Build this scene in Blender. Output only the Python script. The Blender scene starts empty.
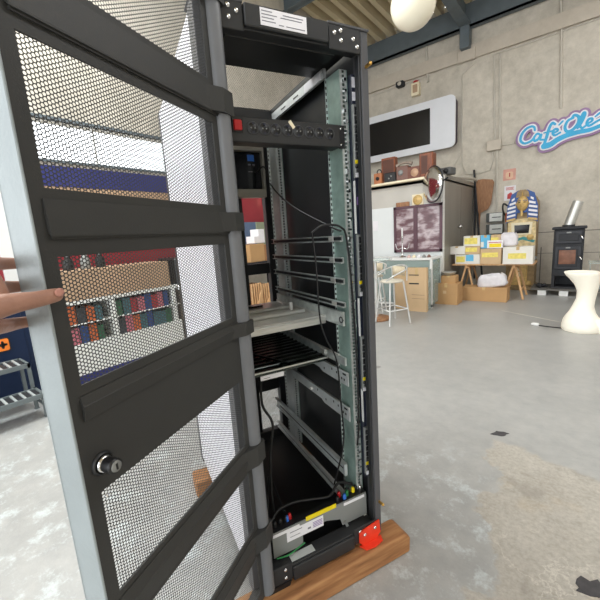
import bpy, math, random
from mathutils import Vector, Matrix, noise
random.seed(7)
sc = bpy.context.scene
COL = sc.collection
R = math.radians
pi = math.pi
# ------------------------------------------------------------------ camera
CAM_H = 1.439
FPX = 352.0
XA = Vector((0.78287529, 0.05927229, -0.61934891))
YA = Vector((0.61867571, -0.17964427, 0.76483221))
UP = Vector((-0.06592912, -0.98194436, -0.17730938))
def ray(px, py):
    c = Vector(((px-300)/FPX, (py-300)/FPX, 1.0))
    return Vector((c.dot(XA), c.dot(YA), c.dot(UP)))
CP = Vector((0, 0, CAM_H))
def PY(px, py, Y):            # point on the vertical plane y = Y
    r = ray(px, py); return CP + r*(Y/r.y)
def PX(px, py, X):
    r = ray(px, py); return CP + r*(X/r.x)
def PZ(px, py, z=0.0):
    r = ray(px, py); return CP + r*((z-CAM_H)/r.z)
def PD(px, py, d):            # point at camera depth d
    return CP + ray(px, py)*d
cam_d = bpy.data.cameras.new('camera')
cam = bpy.data.objects.new('camera', cam_d); COL.objects.link(cam)
cam_d.sensor_width = 36; cam_d.lens = FPX/600*36; cam_d.clip_start = 0.02
m = Matrix(((XA.x, -XA.y, -XA.z), (YA.x, -YA.y, -YA.z), (UP.x, -UP.y, -UP.z))).to_4x4()
m.translation = CP
cam.matrix_world = m
sc.camera = cam
# ------------------------------------------------------------------ materials
def s2l(c):
    c /= 255.0
    return c/12.92 if c <= 0.04045 else ((c+0.055)/1.055)**2.4
def rgb(r, g, b): return (s2l(r), s2l(g), s2l(b), 1)
MATS = {}
def mat(name, col, rough=0.6, metal=0.0, var=0.12, scale=6.0, bump=0.0, bscale=40.0, emit=None, estr=0, spec=0.5, stretch=None, trans=0.0, alpha=1.0):
    if name in MATS: return MATS[name]
    M = bpy.data.materials.new(name); M.use_nodes = True
    nt = M.node_tree; N = nt.nodes; L = nt.links
    b = N['Principled BSDF']
    b.inputs['Roughness'].default_value = rough; b.inputs['Metallic'].default_value = metal
    b.inputs['Specular IOR Level'].default_value = spec
    b.inputs['Transmission Weight'].default_value = trans
    b.inputs['Alpha'].default_value = alpha
    tc = N.new('ShaderNodeTexCoord'); src = tc.outputs['Object']
    if stretch:
        mp = N.new('ShaderNodeMapping'); mp.inputs['Scale'].default_value = stretch
        L.new(src, mp.inputs['Vector']); src = mp.outputs['Vector']
    nz = N.new('ShaderNodeTexNoise'); nz.inputs['Scale'].default_value = scale; nz.inputs['Detail'].default_value = 5
    L.new(src, nz.inputs['Vector'])
    cr = N.new('ShaderNodeValToRGB')
    cr.color_ramp.elements[0].position = 0.3; cr.color_ramp.elements[1].position = 0.7
    cr.color_ramp.elements[0].color = tuple(max(0, c*(1-var)) for c in col[:3])+(1,)
    cr.color_ramp.elements[1].color = tuple(min(1, c*(1+var)) for c in col[:3])+(1,)
    L.new(nz.outputs['Fac'], cr.inputs['Fac']); L.new(cr.outputs['Color'], b.inputs['Base Color'])
    if bump:
        n2 = N.new('ShaderNodeTexNoise'); n2.inputs['Scale'].default_value = bscale; n2.inputs['Detail'].default_value = 4
        L.new(src, n2.inputs['Vector'])
        bp = N.new('ShaderNodeBump'); bp.inputs['Strength'].default_value = bump; bp.inputs['Distance'].default_value = 0.02
        L.new(n2.outputs['Fac'], bp.inputs['Height']); L.new(bp.outputs['Normal'], b.inputs['Normal'])
    if emit:
        b.inputs['Emission Color'].default_value = emit; b.inputs['Emission Strength'].default_value = estr
    MATS[name] = M
    return M
def ramp_mat(name, stops, scale, rough=0.5, kind='noise', stretch=None, metal=0, detail=5, constant=False):
    M = bpy.data.materials.new(name); M.use_nodes = True
    nt = M.node_tree; N = nt.nodes; L = nt.links; b = N['Principled BSDF']
    b.inputs['Roughness'].default_value = rough; b.inputs['Metallic'].default_value = metal
    tc = N.new('ShaderNodeTexCoord'); mp = N.new('ShaderNodeMapping')
    if stretch: mp.inputs['Scale'].default_value = stretch
    L.new(tc.outputs['Object'], mp.inputs['Vector'])
    if kind == 'noise':
        t = N.new('ShaderNodeTexNoise'); t.inputs['Detail'].default_value = detail; out = 'Fac'
    elif kind == 'voronoi':
        t = N.new('ShaderNodeTexVoronoi'); out = 'Color'
    else:
        t = N.new('ShaderNodeTexWave'); t.inputs['Distortion'].default_value = 3; t.inputs['Detail'].default_value = 3; out = 'Fac'
    t.inputs['Scale'].default_value = scale
    L.new(mp.outputs['Vector'], t.inputs['Vector'])
    cr = N.new('ShaderNodeValToRGB')
    if constant: cr.color_ramp.interpolation = 'CONSTANT'
    el = cr.color_ramp.elements
    while len(el) < len(stops): el.new(0.5)
    for e, (p, c) in zip(el, stops): e.position = p; e.color = c
    L.new(t.outputs[out], cr.inputs['Fac']); L.new(cr.outputs['Color'], b.inputs['Base Color'])
    MATS[name] = M
    return M
M_RACK = mat('rack_paint', rgb(62,63,65), 0.42, 0.0, 0.06, 8, 0.08, 300)
M_DOOR = mat('door_paint', rgb(57,57,56), 0.45, 0.0, 0.07, 5, 0.06, 300, spec=0.3)
M_PERF = mat('perforated_paint', rgb(62,63,64), 0.45, 0.0, 0.05, 5)
M_RIM = mat('door_rim_lit', rgb(150,158,160), 0.38, 0.1, 0.08, 7, 0.08, 120)  # door grey lightened for the free edge, its light put into the colour
M_POST = mat('post_paint', rgb(84,84,87), 0.45, 0.0, 0.06, 8, 0.06, 300, spec=.35)
M_DARK = mat('dark_inner_paint', rgb(40,41,43), 0.45, 0, 0.1, 5)
M_NAVY = mat('pdu_navy', rgb(36,40,56), 0.4, 0, 0.08, 8)
M_BLACK = mat('black_plastic', rgb(24,24,26), 0.4, 0, 0.1, 10)
M_RUBBER = mat('cable_black', rgb(20,20,22), 0.5, 0, 0.1, 30)
M_ZINC = mat('zinc', rgb(196,202,200), 0.36, 0.5, 0.22, 25, 0.05, 60)
M_ZINCG = mat('zinc_green', rgb(150,174,166), 0.4, 0.4, 0.18, 18, 0.05, 60)
M_STEEL = mat('brushed_steel', rgb(206,206,202), 0.34, 0.6, 0.10, 12, 0.05, 100, stretch=(1,1,12))
M_GALV = mat('galvanised_rail', rgb(204,208,208), 0.42, 0.3, 0.12, 14)
M_CHROME = mat('chrome', rgb(225,225,225), 0.12, 1.0, 0.03, 5)
M_GREY = mat('grey_panel', rgb(142,144,142), 0.5, 0.2, 0.06, 6)
M_WHITE = mat('white_paint', rgb(232,232,230), 0.5, 0, 0.04, 5)
M_LABEL = mat('label_white', rgb(236,234,238), 0.5, 0, 0.03, 20)
M_PRINT = mat('label_print', rgb(120,120,128), 0.6)
M_SIDEP = mat('pale_side_panel', rgb(226,224,230), .4, 0, .03, 2)
M_PURP = mat('label_violet', rgb(140,110,170), 0.6)
M_YEL = mat('yellow_tape', rgb(240,215,20), 0.45, 0, 0.06, 20)
M_RED = mat('red_plastic', rgb(190,30,35), 0.35, 0, 0.08, 12)
M_REDB = mat('red_bracket_paint', rgb(235,62,35), 0.4, 0, 0.1, 16)
M_BLUE = mat('blue_plastic', rgb(50,110,200), 0.4)
M_GREEN = mat('green_plastic', rgb(40,130,70), 0.4)
M_TUBE = mat('tube_paint', rgb(112,114,118), 0.36, 0.0, 0.05, 6, 0.05, 200)
M_BRASS = mat('brass', rgb(220,175,95), 0.3, 0.9)
M_WOODB = ramp_mat('timber', [(0.25, rgb(118,78,46)), (0.5, rgb(160,110,68)), (0.75, rgb(186,138,90))], 3.0, 0.7, 'noise', (2.0, 14, 14), detail=8)
M_WOOD = ramp_mat('old_wood', [(0.3, rgb(134,94,64)), (0.7, rgb(172,126,90))], 4, 0.6, 'noise', (12, 4, 2))
M_RADIO = ramp_mat('radio_wood', [(0.3, rgb(96,46,24)), (0.7, rgb(150,80,42))], 6, 0.4, 'noise', (10, 10, 1.5))
M_PINE = ramp_mat('pine', [(0.3, rgb(196,150,104)), (0.7, rgb(224,184,138))], 5, 0.6, 'noise', (10, 10, 2))
M_CARD = mat('cardboard', rgb(188,148,102), 0.8, 0, 0.06, 4, 0.05, 80)
M_CARD2 = mat('pale_cardboard', rgb(206,176,138), 0.8, 0, 0.05, 4, 0.05, 80)
M_SKIN = mat('skin', rgb(168,126,108), 0.5, 0, 0.10, 30, 0.12, 160, spec=0.35)
M_NAIL = mat('nail', rgb(196,140,126), 0.35, 0, 0.05, 30)
M_SLEEVE = mat('sleeve', rgb(60,62,70), 0.9, 0, 0.1, 30)
M_SLATE = mat('roof_beam_paint', rgb(98,108,114), 0.5, 0.1, 0.12, 4)
M_DRK = mat('screen_black', rgb(18,18,20), 0.12, 0, 0.1, 4)
M_TVF = mat('menu_frame', rgb(226,228,234), 0.45, 0, 0.03, 3)
M_GLASSG = mat('green_glass', rgb(190,208,204), 0.1, 0, 0.05, 3, alpha=0.4)
M_IRON = mat('cast_iron', rgb(44,45,49), 0.55, 0.2, 0.12, 20, 0.1, 60)
M_CREAM = mat('cream', rgb(238,226,196), 0.5, 0, 0.04, 5)
M_OPAL = mat('opal_glass', rgb(244,236,214), 0.25, 0, 0.02, 3)
M_GOLD = mat('gold_paint', rgb(206,172,108), 0.45, 0.1, 0.2, 25)
M_GOLDD = mat('antique_gold', rgb(150,126,88), 0.5, 0.1, 0.25, 14)
M_DBLUE = mat('stripe_blue', rgb(48,84,150), 0.5)
M_TEAL = mat('teal', rgb(70,150,150), 0.5, 0, 0.2, 20)
M_NAVYW = mat('navy_panel', rgb(18,34,62), 0.5, 0, 0.15, 3, spec=.3)
M_REDW = mat('red_wall', rgb(140,38,48), 0.6, 0, 0.12, 3)
M_BLUEW = mat('blue_band', rgb(38,44,108), 0.55, 0, 0.12, 3)
M_BEIGE = mat('beige_band', rgb(180,150,122), 0.6, 0, 0.1, 2)
M_CONDUIT = mat('conduit_grey', rgb(200,194,182), 0.5, 0, 0.06, 5)
M_STOOLM = mat('stool_metal', rgb(222,222,220), 0.3, 0.5, 0.05, 10)
M_STAINL = mat('stainless_door', rgb(150,146,138), 0.45, 0.4, 0.08, 3, stretch=(1,1,0.2))
M_ORANGE = mat('orange', rgb(245,130,40), 0.5)
# ------------------------------------------------------------------ mesh builder
class MB:
    def __init__(s): s.v = []; s.f = []; s.mi = []; s.sm = []; s.mats = []; s.cur = 0; s.T = None
    def use(s, m):
        if m not in s.mats: s.mats.append(m)
        s.cur = s.mats.index(m); return s
    def add(s, vs, fs, smooth=False):
        o = len(s.v)
        if s.T is not None: vs = [s.T @ Vector(v) for v in vs]
        s.v += [tuple(v) for v in vs]
        for f in fs: s.f.append(tuple(i+o for i in f)); s.mi.append(s.cur); s.sm.append(smooth)
        return s
    def box(s, x0, x1, y0, y1, z0, z1, c=0.0):
        if c <= 0:
            vs = [(x, y, z) for x in (x0, x1) for y in (y0, y1) for z in (z0, z1)]
            return s.add(vs, [(0,1,3,2), (4,6,7,5), (0,4,5,1), (2,3,7,6), (0,2,6,4), (1,5,7,3)])
        # chamfered box
        c = min(c, (x1-x0)*.45, (y1-y0)*.45, (z1-z0)*.45)
        vs = []; idx = {}
        for i, (x, sx) in enumerate(((x0, 1), (x1, -1))):
            for j, (y, sy) in enumerate(((y0, 1), (y1, -1))):
                for k, (z, sz) in enumerate(((z0, 1), (z1, -1))):
                    for a in range(3):
                        p = [x, y, z]
                        for b_, sg in enumerate((sx, sy, sz)):
                            if b_ != a: p[b_] += sg*c
                        idx[(i, j, k, a)] = len(vs); vs.append(tuple(p))
        # vertex 'a' : stays on the outer plane of axis a
        fs = []
        for i in (0, 1): fs.append([idx[(i,0,0,0)], idx[(i,1,0,0)], idx[(i,1,1,0)], idx[(i,0,1,0)]][::(1 if i else -1)])
        for j in (0, 1): fs.append([idx[(0,j,0,1)], idx[(0,j,1,1)], idx[(1,j,1,1)], idx[(1,j,0,1)]][::(1 if j else -1)])
        for k in (0, 1): fs.append([idx[(0,0,k,2)], idx[(1,0,k,2)], idx[(1,1,k,2)], idx[(0,1,k,2)]][::(1 if k else -1)])
        for i in (0, 1):
            for j in (0, 1): fs.append([idx[(i,j,0,0)], idx[(i,j,1,0)], idx[(i,j,1,1)], idx[(i,j,0,1)]])
        for i in (0, 1):
            for k in (0, 1): fs.append([idx[(i,0,k,0)], idx[(i,1,k,0)], idx[(i,1,k,2)], idx[(i,0,k,2)]])
        for j in (0, 1):
            for k in (0, 1): fs.append([idx[(0,j,k,1)], idx[(1,j,k,1)], idx[(1,j,k,2)], idx[(0,j,k,2)]])
        for i in (0, 1):
            for j in (0, 1):
                for k in (0, 1): fs.append([idx[(i,j,k,0)], idx[(i,j,k,1)], idx[(i,j,k,2)]])
        return s.add(vs, fs)
    def prism(s, poly, p0, ex, ey, n):      # polygon (a,b) at p0 + a*ex + b*ey, thickness vector n
        p0 = Vector(p0); ex = Vector(ex); ey = Vector(ey); n = Vector(n); k = len(poly)
        a = [p0+ex*u+ey*v for u, v in poly]; b = [q+n for q in a]
        return s.add(a+b, [tuple(range(k))[::-1], tuple(range(k, 2*k))] + [(i, (i+1) % k, k+(i+1) % k, k+i) for i in range(k)])
    def tube(s, pts, r, seg=8, cap=True):
        pts = [Vector(p) for p in pts]; n = len(pts)
        rs = r if isinstance(r, (list, tuple)) else [r]*n
        vs = []; fs = []; pu = None
        for i, p in enumerate(pts):
            t = (pts[min(i+1, n-1)]-pts[max(i-1, 0)]).normalized()
            if pu is None:
                pu = t.orthogonal().normalized()
            u = (pu - t*pu.dot(t))
            u = u.normalized() if u.length > 1e-6 else t.orthogonal().normalized()
            pu = u; w = t.cross(u)
            for k in range(seg):
                a = 2*pi*k/seg; vs.append(p + (u*math.cos(a)+w*math.sin(a))*rs[i])
        for i in range(n-1):
            for k in range(seg):
                fs.append((i*seg+k, i*seg+(k+1) % seg, (i+1)*seg+(k+1) % seg, (i+1)*seg+k))
        s.add(vs, fs, True)
        if cap:
            s.add([vs[k] for k in range(seg)], [tuple(range(seg))[::-1]])
            s.add([vs[(n-1)*seg+k] for k in range(seg)], [tuple(range(seg))])
        return s
    def cyl(s, p0, p1, r, seg=16, r1=None): return s.tube([p0, p1], [r, r if r1 is None else r1], seg)
    def lathe(s, prof, c, ax=(0, 0, 1), seg=24, sx=1, sy=1):
        c = Vector(c); ax = Vector(ax).normalized(); u = ax.orthogonal().normalized() if abs(ax.z) < .99 else Vector((1, 0, 0)); w = ax.cross(u)
        vs = []; fs = []
        for r, h in prof:
            for k in range(seg):
                a = 2*pi*k/seg; vs.append(c+ax*h+u*(math.cos(a)*r*sx)+w*(math.sin(a)*r*sy))
        for i in range(len(prof)-1):
            for k in range(seg): fs.append((i*seg+k, i*seg+(k+1) % seg, (i+1)*seg+(k+1) % seg, (i+1)*seg+k))
        return s.add(vs, fs, True)
    def ball(s, c, r, seg=20, rings=12, sc=(1, 1, 1)):
        c = Vector(c); vs = []; fs = []
        for i in range(rings+1):
            t = pi*i/rings
            for k in range(seg):
                a = 2*pi*k/seg
                vs.append(c+Vector((r*sc[0]*math.sin(t)*math.cos(a), r*sc[1]*math.sin(t)*math.sin(a), r*sc[2]*math.cos(t))))
        for i in range(rings):
            for k in range(seg): fs.append((i*seg+k, (i+1)*seg+k, (i+1)*seg+(k+1) % seg, i*seg+(k+1) % seg))
        return s.add(vs, fs, True)
    def ring(s, c, ax, r, t, seg=20, ts=6):   # torus
        c = Vector(c); ax = Vector(ax).normalized(); u = ax.orthogonal().normalized(); w = ax.cross(u)
        pts = [c+(u*math.cos(2*pi*k/seg)+w*math.sin(2*pi*k/seg))*r for k in range(seg+1)]
        return s.tube(pts, t, ts, False)
    def build(s, name, parent=None, m=None):
        me = bpy.data.meshes.new(name); me.from_pydata(s.v, [], s.f)
        if not s.mats: s.mats = [m or M_GREY]
        for q in s.mats: me.materials.append(q)
        me.polygons.foreach_set('material_index', s.mi); me.polygons.foreach_set('use_smooth', s.sm)
        me.validate(); me.update()
        o = bpy.data.objects.new(name, me); COL.objects.link(o)
        if parent: o.parent = parent
        return o
def mb(m): return MB().use(m)
def tag(o, label=None, cat=None, group=None, kind=None):
    if label: o['label'] = label
    if cat: o['category'] = cat
    if group: o['group'] = group
    if kind: o['kind'] = kind
    return o
def thing(name, label, cat, loc=(0, 0, 0), rz=0.0, group=None):
    o = bpy.data.objects.new(name, None); COL.objects.link(o); o.empty_display_size = 0.1
    o.location = loc; o.rotation_euler = (0, 0, rz)
    return tag(o, label, cat, group)
def struct(name, b, label=None):
    o = b.build(name); o['kind'] = 'structure'
    if label: o['label'] = label
    return o
def copy_tree(o, parent=None):
    c = o.copy(); COL.objects.link(c)
    if parent: c.parent = parent
    for ch in list(o.children): copy_tree(ch, c)
    return c
def single(b, name, label, cat, loc=(0, 0, 0), rz=0, group=None):
    o = b.build(name); o.location = loc; o.rotation_euler = (0, 0, rz)
    return tag(o, label, cat, group)
# perforated sheet in the local plane a (ex) / b (ey)
def perf(b, p0, ex, ey, wa, wb, pitch, rad, margin=0.0, seg=6):
    p0 = Vector(p0); ex = Vector(ex).normalized(); ey = Vector(ey).normalized()
    dx = pitch*math.sqrt(3)/2; na = max(1, int(round((wa-2*margin)/dx))); nb = max(1, int(round((wb-2*margin)/pitch)))
    dx = (wa-2*margin)/na; py = (wb-2*margin)/(nb+0.5)
    R0 = dx*2/3.0; hy = py/2
    corners = [(R0, 0), (R0/2, hy), (-R0/2, hy), (-R0, 0), (-R0/2, -hy), (R0/2, -hy)]
    vs = []; fs = []
    for i in range(na):
        ca = margin+dx*(i+.5)
        for j in range(nb):
            cb = margin+py*(j+.5+(0.5 if i % 2 else 0)); o = len(vs)
            for (x, y) in corners: vs.append(p0+ex*(ca+x)+ey*(cb+y))
            for (x, y) in corners:
                l = math.hypot(x, y); vs.append(p0+ex*(ca+x/l*rad)+ey*(cb+y/l*rad))
            for k in range(6):
                k2 = (k+1) % 6; fs.append((o+k, o+k2, o+6+k2, o+6+k))
    return b.add(vs, fs)
# strip with square holes : row of n cells along ey
def holed(b, p0, ex, ey, w, h, n, hw, hh):
    p0 = Vector(p0); ex = Vector(ex).normalized(); ey = Vector(ey).normalized(); c = h/n
    vs = []; fs = []
    for j in range(n):
        o = len(vs); y0 = j*c; y1 = y0+c; ym = y0+c/2
        for x, y in ((0, y0), (w, y0), (w, y1), (0, y1), (w/2-hw/2, ym-hh/2), (w/2+hw/2, ym-hh/2), (w/2+hw/2, ym+hh/2), (w/2-hw/2, ym+hh/2)):
            vs.append(p0+ex*x+ey*y)
        for k in range(4):
            k2 = (k+1) % 4; fs.append((o+k, o+k2, o+4+k2, o+4+k))
    return b.add(vs, fs)
# ================================================================== THE RACK
FLOOR_W = -0.12
RACK_LOC = (-0.8844, 0.7056, 0.12); RACK_RZ = R(65)
RM = Matrix.Translation(RACK_LOC) @ Matrix.Rotation(RACK_RZ, 4, 'Z')
def rthing(name, label, cat, base, group=None):
    p = RM @ Vector(base)
    o = thing(name, label, cat, p, RACK_RZ, group); return o
def rmb(m, base):
    b = MB().use(m); b.T = Matrix.Translation(-Vector(base)); return b
rack = thing('server_rack', 'tall open dark grey server rack with its perforated door swung open, standing on a timber', 'server rack', RACK_LOC, RACK_RZ)
D = 1.0; Hh = 2.0
# posts
for side in (0, 1):
    b = mb(M_POST)
    if side: b.box(0.570, 0.600, 0.0, 0.03, 0.0, Hh, .002); b.box(0.585, .600, .03, .07, 0, Hh)
    else: b.box(0.0, 0.034, 0.0, 0.03, 0.0, Hh, .002); b.box(0, .015, .03, .07, 0, Hh)
    b.build('front_post', rack)
    b = mb(M_DARK)
    if side: b.box(0.5625, 0.571, 0.006, 0.03, 0.05, 1.93, .002)
    else: b.box(0.030, 0.043, 0.010, 0.03, 0.05, 1.93, .002)
    b.build('door_seal_strip', rack)
    b = mb(M_DARK)
    u0, u1 = ((.545, .6) if side else (0, .055))
    b.box(u0, u1, D-.05, D, 0, Hh, .002); b.build('rear_post', rack)
    b = mb(M_DARK)
    u0, u1 = ((.586, .594) if side else (.006, .014))
    b.box(u0, u1, .06, D-.04, .02, Hh-.02); sp = b.build('side_panel', rack)
    b = mb(M_SIDEP); u0, u1 = ((.594, .597) if side else (.002, .006)); b.box(u0, u1, .075, D-.02, .03, Hh-.01); tag(b.build('outer_skin', sp), 'pale outer face of the side panel')
# pegs on the right post: brass hinge pins
b = mb(M_BRASS); b.cyl((.590, 0, 1.89), (.590, -.022, 1.892), .006, 10); b.ball((.590, -.024, 1.892), .007, 10, 6); b.build('hinge_pin', rack)
b = mb(M_BRASS); b.cyl((.592, 0, .15), (.592, -.022, .152), .006, 10); b.ball((.592, -.024, .152), .007, 10, 6); b.build('hinge_pin', rack)
# top front beam, corner plates
b = mb(M_DARK); b.box(0.034, .566, .004, .05, 1.935, 2.0, .003); b.build('top_beam', rack)
b = mb(M_DARK); b.box(.147, .434, -.012, .004, 1.938, 2.0, .003); b.build('beam_cover', rack)
for side in (0, 1):
    b = mb(M_DARK)
    u0, u1 = ((.44, .566) if side else (.034, .145))
    b.box(u0, u1, -.004, .004, 1.925, 2.0, .002)
    cp = b.build('corner_plate', rack)
    for du, w in ((.02, 1.975), (.045, 1.955), (.045, 1.985), (.095, 1.967), (.11, 1.945)):
        uu = u0+du if side else u1-du
        s_ = mb(M_CHROME); s_.lathe([(.0075, 0), (.0072, .003), (.004, .005), (.0, .0055)], (uu, -.004, w), (0, -1, 0), 12); s_.build('screw', cp)
b = mb(M_POST); b.box(.436, .603, -.006, .1, 2.0, 2.008, .002); b.build('top_cap', rack)
b = mb(M_POST); b.box(-.003, .147, -.006, .1, 2.0, 2.006, .002); b.build('top_cap', rack)
# rating label on beam with rows of tiny print
b = mb(M_LABEL); b.box(.196, .352, -.0135, -.0118, 1.947, 1.994, .0)
b.use(M_PRINT)
for k, (a, c_, w) in enumerate(((.2, .235, 1.986), (.2, .25, 1.977), (.2, .24, 1.968), (.2, .245, 1.959), (.27, .34, 1.984), (.262, .335, 1.976), (.28, .345, 1.955), (.255, .272, 1.955))):
    b.box(a, c_, -.0141, -.0134, w-.0012, w+.0012)
tag(b.build('rating_label', rack), 'white rating label with small print')
# roof : perforated opening and frame
b = mb(M_DARK)
b.box(.03, .57, .05, .30, 1.966, 1.985); b.box(.03, .57, .735, D, 1.93, 1.98); b.box(.006, .06, .28, .75, 1.965, 1.985); b.box(.535, .594, .28, .75, 1.965, 1.985)
b.build('roof_panel', rack)
b = mb(M_PERF); perf(b, (.055, .295, 1.972), (1, 0, 0), (0, 1, 0), .49, .445, .0095, .0046); b.build('roof_mesh', rack)
# soft dark front hood plate (underside seen below the beam)
b = mb(M_BLACK); b.box(.10, .50, .05, .16, 1.935, 1.96, .004); b.build('brush_plate', rack)
# upper depth rail (grey blue, slotted)
b = mb(M_GALV); b.box(.535, .548, .20, .80, 1.925, 1.962)
b.use(M_BLACK)
for v in (.42, .56): b.box(.5335, .5351, v, v+.05, 1.94, 1.945)
b.use(M_LABEL); b.box(.5338, .5351, .22, .36, 1.928, 1.96)
b.build('roof_rail', rack)
# floor panel and base beams
b = mb(M_BLACK); b.box(.02, .58, .06, D-.02, -.005, .004); b.build('floor_panel', rack)
b = mb(M_DARK); b.box(0.034, .566, 0, .058, 0.0, .055, .003); b.build('base_beam', rack)
b = mb(M_DARK); b.box(.034, .566, D-.05, D, 0, .06, .003); b.build('base_beam', rack)
b = mb(M_DARK); b.box(.16, .448, -.012, 0.0, -.008, .052, .003); b.build('base_cover', rack)
b = mb(M_GALV); b.box(.165, .27, .012, .045, .0551, .0565); b.build('worn_plate', rack)
for side in (0, 1):
    b = mb(M_DARK)
    u0, u1 = ((.45, .566) if side else (.034, .158))
    b.box(u0, u1, -.005, .0, 0, .075, .002); cp = b.build('base_corner_plate', rack)
    for du, w in ((.03, .055), (.03, .02), (.09, .05)):
        uu = u0+du if side else u1-du
        s_ = mb(M_CHROME); s_.lathe([(.007, 0), (.0068, .003), (.004, .005), (.0, .0055)], (uu, -.005, w), (0, -1, 0), 12); s_.build('screw', cp)
# red transport brackets (angle plate + foot)
for sgn, uc in ((1, .535),):
    b = mb(M_REDB)
    poly = [(-.062, .055), (.045, .072), (.050, .012), (.03, -.012), (-.045, -.012), (-.062, .006)]
    b.prism(poly, (uc, -.006, .0), (1, 0, 0), (0, 0, 1), (0, -.006, 0))
    b.prism([(-.06, 0), (.055, 0), (.045, -.026), (.0, -.036), (-.045, -.03)], (uc, -.006, -.0185), (1, 0, 0), (0, 1, 0), (0, 0, .006))
    br = b.build('transport_bracket', rack); tag(br, 'bright red transport bracket')
    for du, w in ((-.035, .035), (.02, .045)):
        s_ = mb(M_CHROME); s_.lathe([(.008, 0), (.0078, .003), (.004, .005), (.0, .0055)], (uc+du, -.012, w), (0, -1, 0), 12); s_.build('bolt', br)
b = mb(M_BLACK); b.prism([(.05, 0), (.15, 0), (.13, -.05), (.10, -.075), (.06, -.075)], (0, -.008, .0), (1, 0, 0), (0, 0, 1), (0, .04, 0)); b.build('foot_bracket', rack)
# mounting rails
def rail(u, v0, v1, sgn, name, m2):
    b = mb(M_ZINC)
    # front flange (faces the front) with holes
    holed(b, (u if sgn > 0 else u-.032, v0, .07), (1, 0, 0), (0, 0, 1), .032, 1.84, 126, .010, .0095)
    # web
    b.use(m2); b.box(u-.001 if sgn > 0 else u-.001, u+.001, v0, v1, .07, 1.91)
    # rear lip with oval holes turned inward
    b.use(M_ZINC); holed(b, (u-(.010 if sgn > 0 else -.0), v1, .07), (1, 0, 0), (0, 0, 1), .010, 1.84, 84, .0055, .011)
    b.use(M_ZINCG)
    b.box(u+.03 if sgn > 0 else u-.034, u+.034 if sgn > 0 else u-.03, v0, v0+.03, .07, 1.91)
    return b.build(name, rack)
rail(.531, .082, .170, 1, 'mounting_rail', M_ZINCG)
rail(.069, .082, .170, -1, 'mounting_rail', M_ZINCG)
rail(.531, .70, .80, 1, 'rear_mounting_rail', M_GALV)
rail(.069, .70, .80, -1, 'rear_mounting_rail', M_GALV)
# perforated upper strip of zinc beside the right rail (big round holes)
b = mb(M_ZINC)
b.box(.563, .565, .083, .105, .07, 1.90, 0)
b.use(M_CHROME); rr_ = random.Random(3)
for k in range(46):
    w = .25+k*.036
    b.box(.545+rr_.uniform(-.004, .008), .553+rr_.uniform(0, .008), .074, .082, w, w+rr_.uniform(.006, .014))
b.build('cage_nuts', rack)
# rear split door frame with mesh
b = mb(M_BLACK)
b.box(.055, .545, D-.03, D-.005, 1.105, 1.17); b.box(.055, .545, D-.03, D-.005, .335, .41); b.box(.36, .405, D-.03, D-.005, .06, 1.60)
b.box(.055, .545, D-.03, D-.005, 1.57, 1.61); b.box(.055, .36, D-.02, D-.01, .41, 1.57)
b.box(.055, .545, D-.02, D-.01, .41, .90)
b.build('rear_frame', rack)
b = mb(M_PERF); perf(b, (.055, D-.015, .06), (1, 0, 0), (0, 0, 1), .49, .28, .009, .0036); b.build('rear_mesh', rack)
b = mb(M_DARK); b.box(.055, .545, D-.02, D-.005, 1.85, 1.95); b.build('rear_top_bar', rack)
# ---------------------------------------------------------------- door
FE = Vector((-0.6749, 0.2038, 0)); DRZ = R(107.8)
DOORM = Matrix.Translation((FE.x, FE.y, .12)) @ Matrix.Rotation(DRZ, 4, 'Z')
door_T = RM.inverted() @ DOORM
def dmb(m):
    b = MB().use(m); b.T = door_T; return b
SL, SR = 0.0, 0.514
OPEN = [(1.755, 1.955), (1.418, 1.652), (1.083, 1.316), (.650, .880), (.334, .556), (.07, .229)]
DT, DB = 2.0, .03
b = dmb(M_DOOR)
b.box(-.023, .004, -.001, .004, DB, DT)                        # free stile
b.box(SR-.004, .60, -.001, .004, DB, DT)                       # hinge stile
prev = DT
for lo, hi in OPEN:
    b.box(.004, SR-.004, -.001, .004, hi-.004, prev); prev = lo+.004
b.box(.004, SR-.004, -.001, .004, DB, prev)
# shallow folded lips above the openings and below bars
for z in (1.672, 1.343):
    b.box(.0, .56, -.006, .0, z-.002, z+.004)
door = b.build('door', rack)
b = dmb(M_RIM); b.box(-.026, -.021, -.002, .056, DB, DT, .0015); b.box(-.026, -.005, .052, .056, DB, DT); tag(b.build('door_rim', door), 'free edge of the door in a lit grey')
b = dmb(M_DOOR); b.box(-.023, .60, 0, .05, DT-.004, DT); b.box(-.023, .60, 0, .05, DB, DB+.004); b.box(.597, .601, 0, .05, DB, DT); b.build('door_return', door)
for lo, hi in OPEN:
    b = dmb(M_PERF); perf(b, (SL, .002, lo), (1, 0, 0), (0, 0, 1), SR-SL, hi-lo, .0073, .0030); b.build('perforated_panel', door)
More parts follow.
